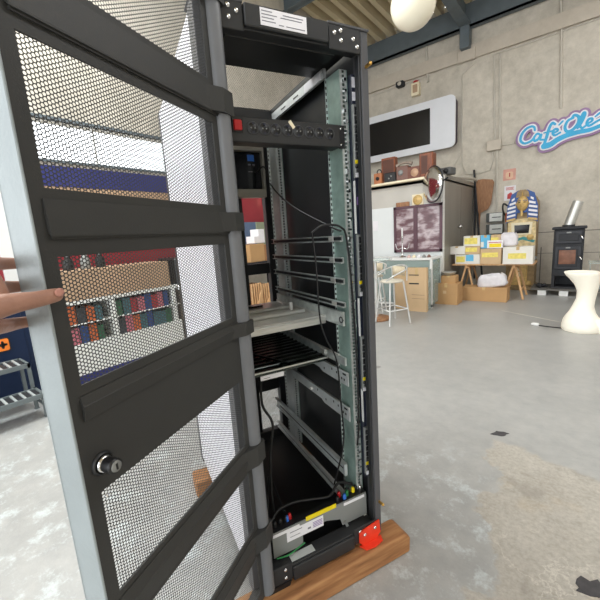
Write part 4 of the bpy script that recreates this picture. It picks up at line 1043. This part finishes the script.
M_BWH = mat('box_white', rgb(228,224,216), .7, 0, .05, 6)
FZ = TY
crate(455, 480, 254.2, 263, FZ, .22, M_BWH, 'printed_carton', 'white carton with yellow and blue print at the left front of the trestle table', 'carton', 'printed cartons', TZ, [('yellow_print', M_BYEL, .05, .4, .2, .8), ('blue_print', M_BBLU, .45, .75, .3, .95)])
crate(480, 501.5, 248.5, 263, FZ-.02, .22, M_CARD2, 'printed_carton', 'tan carton with a yellow strip in the middle front of the trestle table', 'carton', 'printed cartons', TZ, [('yellow_print', M_BYEL, .08, .85, .45, .75)])
crate(502.5, 533.5, 246.5, 262.5, FZ-.08, .3, M_BWH, 'tray_carton', 'wide white open carton with a yellow strip at the right of the trestle table', 'carton', None, TZ, [('yellow_print', M_BYEL, .18, .78, .32, .64)])
p0 = PY(480, 254.2, FZ)
zt1 = PY(467, 254.2, FZ).z; zt2 = PY(490, 248.5, FZ-.02).z
crate(448.5, 465, 246.3, 255.5, FZ-.03, .22, M_BWH, 'white_carton', 'plain white carton overhanging the left end of the trestle table', 'carton', None, zt1+.001)
crate(465, 480, 246.3, 254.3, FZ+.0, .2, M_CARD2, 'printed_carton', 'tan carton with yellow print stacked second on the left of the trestle table', 'carton', 'printed cartons', zt1+.001, [('yellow_print', M_BYEL, .0, .8, .3, .85)])
zt3 = PY(472, 246.3, FZ).z
crate(463.5, 480, 235.5, 246, FZ+.02, .2, M_BWH, 'printed_carton', 'yellow printed carton on top of the left stack of the trestle table', 'carton', 'printed cartons', zt3+.001, [('yellow_print', M_BYEL, .05, .85, .2, .8)])
crate(480.5, 490, 235, 248, FZ+.05, .2, M_BBLU, 'printed_carton', 'blue printed carton on the middle stack of the trestle table', 'carton', 'printed cartons', zt2+.001, [('white_print', M_BWH, .0, .35, .1, .5)])
crate(490.5, 500.5, 234.5, 248, FZ+.05, .2, M_CARD2, 'printed_carton', 'tan carton on the middle stack beside the white sack', 'carton', 'printed cartons', zt2+.001, [('yellow_print', M_BYEL, .0, .8, .4, .8)])
# price card
p = PY(487, 247.8, FZ); q = PY(503, 240, FZ)
t = thing('price_card', 'white card with yellow lettering panel leaning on the cartons', 'card', ((p.x+q.x)/2, FZ, zt2+.001))
w = q.x-p.x; h = q.z-zt2
mb(M_LABEL).box(-w/2, w/2, 0, .012, 0, h, .002).build('card', t); mb(M_YEL).box(-w*.36, w*.4, -.003, .001, h*.12, h*.6).build('yellow_panel', t)
b = mb(M_RED); b.box(-w*.4, w*.42, -.003, .001, h*.7, h*.78); b.build('red_line', t)
def sack(px_, py0, py1, w, Y, name, label, zb, tilt=0, dep=.2, m=None):
    b = mb(m or M_BWH); z1 = PY(px_, py0, Y).z; x = PY(px_, (py0+py1)/2, Y).x
    h = z1-zb; vs = []; fs = []; S2 = 20; rows = 8
    for i in range(rows+1):
        f = i/rows; sc_ = [.86, .97, 1.0, .98, .99, .97, .95, .9, .72][i]
        for k in range(S2):
            a = 2*pi*k/S2; ca, sa = math.cos(a), math.sin(a)
            rx = w/2*sc_*(abs(ca)**.45)*(1 if ca > 0 else -1)*(1+.05*math.sin(7*a+i)); ry = dep/2*sc_*(abs(sa)**.6)*(1 if sa > 0 else -1)
            vs.append((rx, ry, f*h+(.02*math.sin(5*a) if i == rows else 0)))
    for i in range(rows):
        for k in range(S2): fs.append((i*S2+k, i*S2+(k+1) % S2, (i+1)*S2+(k+1) % S2, (i+1)*S2+k))
    fs.append(tuple(range(S2))[::-1]); fs.append(tuple(rows*S2+k for k in range(S2)))
    b.add(vs, fs, True); o = single(b, name, label, 'sack', (x, Y+dep/2, zb)); o.rotation_euler = (0, tilt, 0); return o
M_SACK = mat('white_sack', rgb(222,218,222), .6, 0, .08, 12)
sack(508, 233.5, 247, .30, FZ+.06, 'white_sack', 'white wrapped sack between the tan carton and the gilded machine', PY(508, 246.5, FZ-.08).z+.002, 0, .2, M_SACK)
# long carton on the floor and the sack leaning in it
cY = 7.25
c_ = crate(461.5, 507, 288.5, 303, cY, .35, M_CARD, 'long_carton', 'long low tan carton on the floor under the trestle table', 'carton', None, 0)
o = sack(492, 275, 289, .50, 7.30, 'white_sack', 'crumpled white sack lying tilted on the long low carton', PY(492, 289, 7.30).z+.03, R(-9), .2, M_SACK)
# cartons left of the trestle
crate(434.5, 457.5, 284, 304, 6.75, .36, M_CARD, 'square_carton', 'large tan carton on the floor between the display counter and the trestle table', 'carton', None, 0, [('printed_mark', M_CARD2, .38, .52, .52, .66)])
zc_ = PY(445, 284, 6.75).z
crate(441, 455.5, 276, 284, 6.80, .22, M_CARD, 'small_carton', 'small tan carton on top of the large tan carton', 'carton', None, zc_+.001)
zc2 = PY(445, 276, 6.80).z; p = PY(449, 275, 6.92)
b = mb(M_STEEL); b.lathe([(.05, 0), (.10, .02), (.13, .06), (.135, .065), (.12, .055), (.06, .02), (0, .018)], (0, 0, 0), (0, 0, 1), 24)
single(b, 'metal_bowl', 'shiny metal bowl on the small tan carton', 'bowl', (p.x, 6.91, zc2+.002))
# display counter
DY = 6.35
pL = PY(390, 262, DY); pR = PY(432, 258, DY); X0c, X1c = pL.x-.55, pR.x; zc_ = (pR.z)
t = thing('display_counter', 'white topped glass display counter in front of the kiosk', 'counter', ((X0c+X1c)/2, DY, 0))
w = (X1c-X0c)/2
mb(M_WHITE).box(-w, w, 0, .55, zc_-.04, zc_, .006).build('worktop', t)
b = mb(M_WHITE)
for sx in (-1, 1):
    for y in (0, .51): b.box(sx*w-(.04 if sx > 0 else 0), sx*w+(0 if sx > 0 else .04), y, y+.04, 0, zc_-.04)
b.box(-w, w, .0, .04, .02, .06); b.build('frame', t)
b = mb(M_GLASSG); b.box(-w+.04, w-.04, .015, .02, .06, zc_-.04); b.build('front_glass', t)
b = mb(M_GLASSG); b.box(w-.02, w-.015, .04, .51, .06, zc_-.04); b.build('side_glass', t)
b = mb(mat('counter_back', rgb(168,184,180), .6)); b.box(-w+.02, w-.02, .50, .52, .06, zc_-.04); b.box(-w+.04, w-.05, .05, .5, zc_*.5, zc_*.5+.01); b.build('back_panel', t)
# candelabra and small trinkets on the counter
p = PY(402.5, 258, DY+.3)
t = thing('candelabra', 'slim silver candelabra on the display counter', 'candelabra', (p.x, DY+.3, zc_))
b = mb(M_CHROME); b.lathe([(.07, 0), (.06, .015), (.02, .03), (.014, .10), (.022, .12), (.012, .14), (.011, .36), (.02, .38), (.015, .40), (.0, .40)], (0, 0, 0), (0, 0, 1), 16); b.build('stem', t)
b = mb(M_CHROME); b.tube(bez([(-.14, 0, .26), (-.10, 0, .16), (0, 0, .18), (.10, 0, .16), (.14, 0, .26)]), .008, 8); b.build('arms', t)
b = mb(M_WHITE); b.cyl((0, 0, .40), (0, 0, .56), .014, 10); b.build('candle', t)
rr_ = random.Random(2)
cols = [('pinkish', mat('pinkish', rgb(206,176,170), .5)), ('cream', M_CREAM), ('white', M_LABEL), ('grey', M_GREY), ('brown', M_PHONE)]
for k in range(5):
    x = PY(409+k*5, 258, DY+.15).x; b = mb(cols[k][1]); b.lathe([(.03, 0), (.035, .02), (.02, .04), (.012, .05), (0, .055)], (0, 0, 0), (0, 0, 1), 12)
    single(b, 'trinket', 'small %s trinket on the white counter top, %s from the candelabra' % (cols[k][0], ['first', 'second', 'third', 'fourth', 'fifth'][k]), 'trinket', (x, DY+.15, zc_+.001), 0, 'trinkets on the display counter')
# flattened cartons in front of the counter
crate(394, 413, 270, 304, DY-.24, .07, M_CARD2, 'flat_carton', 'folded tan carton standing behind the right one before the counter', 'carton', 'folded cartons', 0)
t = crate(407, 426.5, 268, 306, DY-.36, .09, M_CARD2, 'flat_carton', 'folded tan carton with dark slots standing before the display counter', 'carton', 'folded cartons', 0, [('slot', M_IRON, .12, .62, .83, .85), ('slot', M_IRON, .12, .62, .63, .66), ('slot', M_PHONE, .25, .9, .385, .392), ('slot', M_PHONE, .25, .9, .30, .305)])
pz = PY(424.5, 290, DY-.27)
b = mb(M_GLASSG); b.box(-.012, .012, -.12, .12, 0, .72); single(b, 'glass_sheet', 'upright sheet of green glass right of the folded cartons', 'glass sheet', (pz.x+.02, DY-.14, 0))
# bar stools
def make_stool(label):
    t = thing('bar_stool', label, 'stool', (0, 0, 0), 0, 'white metal bar stools')
    b = mb(mat('stool_seat', rgb(214,206,190), .5, 0, .06, 30)); b.lathe([(0, .655), (.16, .655), (.175, .665), (.175, .68), (.15, .69), (0, .688)], (0, 0, 0), (0, 0, 1), 24); b.build('seat', t)
    for sx in (-1, 1):
        for sy in (-1, 1):
            b = mb(M_STOOLM); b.tube([(sx*.12, sy*.12, .665), (sx*.19, sy*.19, .012)], .013, 8); b.build('leg', t)
    b = mb(M_STOOLM)
    ptsr = [(.168*s1, .168*s2, .24) for s1, s2 in ((1, 1), (-1, 1), (-1, -1), (1, -1), (1, 1))]; b.tube(ptsr, .010, 8)
    b.build('footrest', t)
    b = mb(M_STOOLM); b.tube(bez([(-.12, -.19, .70), (-.22, -.12, .78), (-.20, .12, .86), (0, .20, .90), (.20, .12, .86), (.22, -.12, .78), (.12, -.19, .70)]), .012, 8); b.tube([(-.18, .14, .68), (-.185, .14, .87)], .009, 6); b.tube([(.18, .14, .68), (.185, .14, .87)], .009, 6); b.build('arm_frame', t)
    b = mb(mat('stool_rattan', rgb(206,192,166), .6, 0, .1, 40))
    vs = []; fs = []
    for i in range(9):
        a = R(40+100*i/8)
        for z in (.74, .88):
            for rr in (.185, .195): vs.append((rr*math.cos(a), rr*math.sin(a), z))
    for i in range(8):
        o = i*4; fs += [(o, o+4, o+6, o+2), (o+1, o+3, o+7, o+5), (o+2, o+6, o+7, o+3), (o, o+1, o+5, o+4)]
    fs += [(0, 2, 3, 1), (32, 33, 35, 34)]
    b.add(vs, fs, True); b.build('backrest', t)
    return t
s1 = make_stool('white metal bar stool with a woven back standing nearest the rack post')
s1.location = (-2.27, 5.08, 0); s1.rotation_euler.z = R(-30)
s2 = copy_tree(s1); s2['label'] = 'white metal bar stool half hidden behind the rack post, farther one'; s2.location = (-2.86, 5.62, 0); s2.rotation_euler.z = R(15)
p = PZ(377, 319)
t = thing('bistro_table', 'small round glass table on a brown disc base half hidden by the rack', 'table', (p.x, p.y, 0))
b = mb(M_WOOD); b.lathe([(0, 0), (.22, 0), (.22, .03), (.2, .04), (0, .045)], (0, 0, 0), (0, 0, 1), 28); b.build('base', t)
b = mb(M_STOOLM); b.cyl((0, 0, .04), (0, 0, .98), .025, 12); b.build('column', t)
b = mb(M_GLASSG); b.lathe([(0, 1.0), (.26, 1.0), (.27, .99), (.26, .98), (0, .98)], (0, 0, 0), (0, 0, 1), 28); b.build('glass_top', t)
# ---------------------------------------------------------------- along the left wall
CX = -4.2
t = thing('shop_counter', 'long beige counter with white framed shelves along the left wall', 'counter', (CX, 1.9, 0))
b = mb(M_BEIGE); b.box(-.5, 0, -.75, .62, .92, 1.24, .004); b.build('front_panel', t)
b = mb(M_OUT); b.box(-.5, 0, -.75, .72, .10, .44); b.box(-.5, 0, -.75, .72, .88, .92)
for y in (-.75, -.16, .62): b.box(-.5, 0, y, y+.05, .44, .88)
b.box(-.5, -.46, -.75, .7, .44, .88)
b.build('shelf_frame', t)
mb(M_BLUEW).box(-.48, .004, -.75, .72, 0, .10).build('plinth', t)
mb(M_OUT).box(-.5, 0, -.75, .72, .655, .665).build('shelf', t)
M_PACK = [mat('pack_'+n, c, .5, 0, .5, 45) for n, c in (('red', rgb(150,44,52)), ('blue', rgb(40,66,120)), ('green', rgb(44,90,64)), ('pink', rgb(176,100,112)), ('orange', rgb(180,92,50)), ('dark', rgb(50,54,60)), ('teal', rgb(60,96,104)))]
rr_ = random.Random(11)
PK = ['red', 'blue', 'green', 'pink', 'orange', 'dark', 'teal']
bayn = ['near', 'far']
for row, (z0, z1) in enumerate(((.441, .65), (.666, .875))):
    for bay, (ya, yb) in enumerate(((-.69, -.17), (-.10, .61))):
        y = ya; k = 0
        while y < yb-.09:
            w = rr_.uniform(.075, .10); i = rr_.randrange(7); h = (z1-z0)*rr_.uniform(.75, .97)
            b = mb(M_PACK[i]); b.box(-.32, -.02, 0, w-.008, 0, h, .004)
            single(b, 'packet', '%s packet on the %s shelf of the %s counter bay' % (PK[i], ['lower', 'upper'][row], bayn[bay]), 'packet', (CX, 1.9+y, z0+.001), 0, '%s packets, %s shelf, %s bay' % (PK[i], ['lower', 'upper'][row], bayn[bay]))
            y += w; k += 1
# coffee machine and grinder on the counter end
t = thing('coffee_machine', 'black and chrome coffee machine at the far end of the beige counter', 'coffee machine', (CX-.2, 2.85, .85))
b = mb(M_BLACK); b.box(-.22, .22, -.24, .24, .06, .42, .02); b.build('body', t)
b = mb(M_CHROME); b.box(-.24, .26, -.26, .26, 0, .06, .006); b.build('drip_tray', t)
for dy in (-.12, .12):
    b = mb(M_CHROME); b.cyl((.22, dy, .30), (.32, dy, .28), .035, 12); b.build('group_head', t)
b = mb(M_LABEL); b.lathe([(.03, 0), (.04, .05), (.038, .07), (0, .07)], (0, 0, .42), (0, 0, 1), 12); b.build('cup', t)
t = thing('side_cabinet', 'grey brown low cabinet under the coffee machine', 'cabinet', (CX-.2, 2.9, 0))
b = mb(mat('cabinet_grey', rgb(128,116,106), .6)); b.box(-.3, .25, -.25, .45, .0, .85, .006); b.build('body', t)
b = mb(mat('cabinet_door', rgb(140,128,116), .6)); b.box(.25, .262, -.22, .42, .05, .80, .004); dd = b.build('door', t)
b = mb(M_CHROME); b.tube([(.27, -.15, .5), (.285, -.15, .56), (.27, -.15, .62)], .008, 6); b.build('handle', dd)
rr_ = random.Random(4)
for k, (py_, px_) in enumerate(((1.45, -.2), (1.62, -.15), (1.78, -.22))):
    b = mb([M_BLACK, M_GREY, M_BLACK][k]); b.lathe([(.05, 0), (.055, .04), (.05, .10), (.03, .13), (.032, .15), (0, .16)], (0, 0, 0), (0, 0, 1), 14)
    single(b, 'jar', ['black jar at the near end of the beige counter', 'grey jar between the two black jars on the beige counter', 'second black jar on the beige counter'][k], 'jar', (CX-.2, py_, 1.241))
# cartons and crates seen through the rear of the rack
def lw_box(x0, x1, y0, y1, X, dep, m, name, label, cat, zb=None, group=None):
    p = PX(x0, y1, X); q = PX(x1, y0, X); z0 = zb if zb is not None else p.z
    b = mb(m); b.box(-dep, 0, 0, abs(q.y-p.y), 0, q.z-z0, .005); return single(b, name, label, cat, (X, min(p.y, q.y), z0), 0, group)
BX = -4.3
p = PX(250, 262, BX); q = PX(268, 262, BX)
t = thing('work_bench', 'dark bench carrying tan cartons behind the rack', 'bench', (BX, p.y-.3, 0))
L_ = q.y-p.y+.9
ztb = PX(258, 262, BX).z
mb(M_IRON).box(-.6, 0, 0, L_, ztb-.05, ztb, .004).build('top', t)
for y in (.02, L_-.07):
    for x in (-.57, -.05): mb(M_IRON).box(x, x+.05, y, y+.05, 0, ztb-.05).build('leg', t)
lw_box(250.5, 264, 243.5, 257, BX-.03, .4, M_CARD, 'storage_carton', 'larger tan carton on the dark bench behind the rack', 'carton', ztb+.001)
zz = PX(256, 243.5, BX-.03).z
lw_box(259, 264, 229, 243, BX-.1, .2, M_LABEL, 'white_box', 'tall white box on the larger tan carton behind the rack', 'box', zz+.002)
lw_box(254.5, 258.7, 236, 243, BX-.1, .2, M_LABEL, 'white_box', 'short white box on the larger tan carton behind the rack', 'box', zz+.002)
lw_box(265, 272, 244, 262, BX-.03, .4, mat('carton_brown', rgb(166,118,80), .8), 'storage_carton', 'brown carton at the right end of the dark bench behind the rack', 'carton', ztb+.001)
lw_box(247, 259, 222, 262, WL+.08, .05, mat('dusty_blue', rgb(92,110,140), .6), 'blue_board', 'dusty blue board standing on the bench against the red wall', 'board', ztb+.001)
lw_box(259.5, 268, 222, 262, WL+.10, .05, mat('dusty_green', rgb(138,146,122), .6), 'green_board', 'grey green board standing on the bench beside the blue board', 'board', ztb+.001)
p = PX(266.5, 201.5, WL+.1)
t = thing('wall_lamp', 'small glowing wall lamp on the red wall seen through the rack', 'lamp', (WL, p.y, p.z))
b = mb(M_IRON); b.box(0.012, .05, -.04, .04, -.06, .06, .004); b.build('bracket', t)
b = mb(mat('lit_shade', rgb(255,240,210), .4, emit=(1, .85, .6, 1), estr=3)); b.ball((.10, 0, 0), .06, 16, 10); b.build('bulb', t)
# pine crates stacked below the bench
for k, (x0, x1, y0, y1) in enumerate(((253, 262.5, 281, 302), (263, 272, 281, 302))):
    p = PX(x0, y1, BX+.05); q = PX(x1, y0, BX+.05); L2 = abs(q.y-p.y); h = q.z
    t = thing('pine_crate', ['left', 'right'][k] + ' of the two slatted pine crates under the bench behind the rack', 'crate', (BX+.05, min(p.y, q.y), 0), 0, 'pine crates under the bench')
    for j in range(5):
        b = mb(M_PINE); y = j*L2/5; b.box(-.03, 0, y, y+L2/5-.03, .02, h-.02, .004); b.build('slat', t)
    b = mb(M_WOOD); b.box(-.5, -.03, 0, L2-.02, 0, h-.04, .004); b.build('box_body', t)
    b = mb(M_PINE); b.prism([(0, h*.15), (.06, h*.1), (L2-.03, h*.75), (L2-.06, h*.8)], (.0, 0, 0), (0, 1, 0), (0, 0, 1), (.02, 0, 0)); b.build('brace', t)
# navy cabinet with orange pictogram plate and the steel step
t = thing('navy_cabinet', 'navy blue metal cabinet behind the steel steps', 'cabinet', (-4.42, .2, 0))
mb(M_NAVYW).box(-.5, 0, -1.0, .80, 0, 1.0, .01).build('body', t)
mb(M_NAVYW).box(0, .012, -.95, .75, .05, .95, .004).build('door', t)
p = PX(-1, 346, -4.40)
b = mb(M_BLACK); b.prism(rrect(-.09, .09, -.07, .07, .02), (.012, p.y-.2, p.z), (0, 1, 0), (0, 0, 1), (.004, 0, 0))
b.use(M_ORANGE); b.prism(rrect(-.08, .08, -.06, .06, .018), (.016, p.y-.2, p.z), (0, 1, 0), (0, 0, 1), (.002, 0, 0))
b.use(M_BLACK)
for dx, dz, rx, rz_ in ((.03, 0, .028, .018), (.03, .02, .012, .02), (.03, -.02, .012, .02), (.055, 0, .012, .012)):
    b.prism([(dx+rx*math.cos(2*pi*k/12), dz+rz_*math.sin(2*pi*k/12)) for k in range(12)], (.018, p.y-.2, p.z), (0, 1, 0), (0, 0, 1), (.001, 0, 0))
b.build('orange_plate', t)
t = thing('step_stool', 'grey steel two step stool with slatted treads beside the navy cabinet', 'steps', (-3.9, .84, 0))
M_STEP = mat('step_grey', rgb(112,120,122), .5, .3, .1, 8); M_STEPL = mat('step_light', rgb(190,196,196), .45, .4, .1, 8)
for x0, x1, z in ((0.0, .24, .225), (-.36, -.05, .45)):
    b = mb(M_STEP); b.box(x0, x1, -.62, -.60, z-.04, z); b.box(x0, x1, -.02, 0, z-.04, z); b.box(x0, x0+.02, -.62, 0, z-.04, z); b.box(x1-.02, x1, -.62, 0, z-.04, z)
    b.use(M_IRON).box(x0+.02, x1-.02, -.6, -.02, z-.02, z-.012)
    tr = b.build('tread', t)
    for k in range(9):
        b = mb(M_STEPL); y = -.59+k*.064; b.box(x0+.02, x1-.02, y, y+.018, z-.012, z-.001); b.build('slat', tr)
for y in (-.62, -.025):
    for x, zt_ in ((.20, .19), (-.08, .42), (-.35, .42)):
        b = mb(M_STEP); b.box(x, x+.028, y, y+.028, .006, zt_); b.box(x-.006, x+.034, y-.004, y+.032, 0, .008); b.build('leg', t)
    b = mb(M_STEP); b.box(-.35, .2, y+.008, y+.02, .10, .125); b.build('side_rail', t)
# ================================================================== PERSON : a hand on the door edge
def skin_chain(vs, es, rs, name, parent, m, root=0, sub=2):
    me = bpy.data.meshes.new(name); me.from_pydata([tuple(v) for v in vs], es, []); me.update()
    o = bpy.data.objects.new(name, me); COL.objects.link(o)
    if parent: o.parent = parent
    sk = o.modifiers.new('skin', 'SKIN'); sk.use_smooth_shade = True; sk.branch_smoothing = .6
    for i, r in enumerate(rs):
        d = me.skin_vertices[0].data[i]; d.radius = (r, r) if not isinstance(r, tuple) else r; d.use_root = (i == root)
    sb = o.modifiers.new('sub', 'SUBSURF'); sb.levels = sub; sb.render_levels = sub
    me.materials.append(m); return o
# built around the door edge (door coordinates), one skinned figure fused by remeshing
person = thing('person', 'left hand of a person gripping the free edge of the perforated rack door', 'person', DOORM @ Vector((-.12, .01, 1.25)), DRZ)
off = Vector((-.12, .01, 1.25))
HV, HE, HR, ROOTS = [], [], [], []
def chain(pts):
    st = len(HV); ROOTS.append(st)
    for (s_, y_, z_, r_) in pts: HV.append(Vector((s_, y_, z_))-off); HR.append(r_)
    for i in range(len(pts)-1): HE.append((st+i, st+i+1))
chain([(-.62, -.40, 1.00, .050), (-.42, -.22, 1.10, .044), (-.26, -.08, 1.19, .034), (-.175, -.018, 1.228, .028), (-.130, .012, 1.248, .030), (-.100, .026, 1.258, .028)])
for z_, kz, l in ((1.309, 1.297, 1.0), (1.270, 1.270, 1.06), (1.238, 1.247, 1.0), (1.208, 1.224, .85)):
    chain([(-.135, .010, kz*.5+1.25*.5, .018), (-.088+.006*(1.06-l), .042, kz*.45+z_*.55, .0145), (-.052, .070, z_, .0128), (-.026, .080, z_-.002, .0112), (-.004+.008*l, .0725, z_-.004, .0092), (.012*l, .0675, z_-.005, .008)])
chain([(-.078, .040, 1.304, .016), (-.082, .030, 1.280, .020), (-.084, .020, 1.252, .024), (-.088, .022, 1.226, .019)])
chain([(-.150, .0, 1.240, .024), (-.115, -.010, 1.250, .022), (-.084, -.0155, 1.252, .0165), (-.048, -.0165, 1.2515, .0135), (-.022, -.0150, 1.2525, .0130), (-.008, -.0140, 1.2535, .0105)])
me = bpy.data.meshes.new('hand'); me.from_pydata([tuple(v) for v in HV], HE, []); me.update()
ho = bpy.data.objects.new('hand', me); COL.objects.link(ho); ho.parent = person
sk = ho.modifiers.new('skin', 'SKIN'); sk.use_smooth_shade = True
for i, r_ in enumerate(HR):
    dd_ = me.skin_vertices[0].data[i]; dd_.radius = (r_, r_); dd_.use_root = i in ROOTS
sb = ho.modifiers.new('sub', 'SUBSURF'); sb.levels = 2; sb.render_levels = 2
rm_ = ho.modifiers.new('fuse', 'REMESH'); rm_.mode = 'VOXEL'; rm_.voxel_size = .0022; rm_.use_smooth_shade = True
sm_ = ho.modifiers.new('smooth', 'SMOOTH'); sm_.factor = .5; sm_.iterations = 5
me.materials.append(M_SKIN)
def nail(c, ax, sc3, rz, ry):
    b = mb(M_NAIL); b.ball((0, 0, 0), 1.0, 14, 8, sc3)
    o = b.build('finger_nail', person); o.location = Vector(c)-off; o.rotation_euler = (0, ry, rz); return o
nail((-.0205, -.0272, 1.2575), None, (.0085, .0022, .0068), R(4), 0)
for z_ in (1.304, 1.265, 1.233): nail((.006, .0765, z_), None, (.006, .0016, .0048), R(-8), 0)
b = mb(M_SLEEVE); p0_, p1_ = Vector((-.63, -.41, .995))-off, Vector((-.40, -.205, 1.11))-off
b.tube([p0_, p0_.lerp(p1_, .5), p1_], [.062, .058, .052], 16); b.build('sleeve', person)

# ------------------------------------------------------------------ light : daylight through the open rear gate, left gate and strip window, added fill lamps under the roof
W = bpy.data.worlds.new('sky'); sc.world = W; W.use_nodes = True
bg = W.node_tree.nodes['Background']; bg.inputs['Color'].default_value = (0.93, 0.97, 1.0, 1); bg.inputs['Strength'].default_value = 3.1
def area(name, loc, rot, sx, sy, pw, col=(1, 1, 1)):
    l = bpy.data.lights.new(name, 'AREA'); l.shape = 'RECTANGLE'; l.size = sx; l.size_y = sy; l.energy = pw; l.color = col
    o = bpy.data.objects.new(name, l); COL.objects.link(o); o.location = loc; o.rotation_euler = rot
    return o
area('roof_fill', (2.2, 4.5, 6.0), (0, 0, 0), 2.0, 6.0, 230, (.97, .98, 1))  # unseen lamp added under the roof to brighten the right-hand floor
area('roof_fill', (-3.4, .6, 6.0), (0, 0, 0), 2.0, 3.0, 380, (.95, 1, 1))  # second added lamp, out of view, brightens the floor on the left
sc.view_settings.view_transform = 'Standard'; sc.view_settings.look = 'None'
sc.view_settings.gamma = 1.0; sc.view_settings.use_curve_mapping = False
sc.view_settings.exposure = 0.0
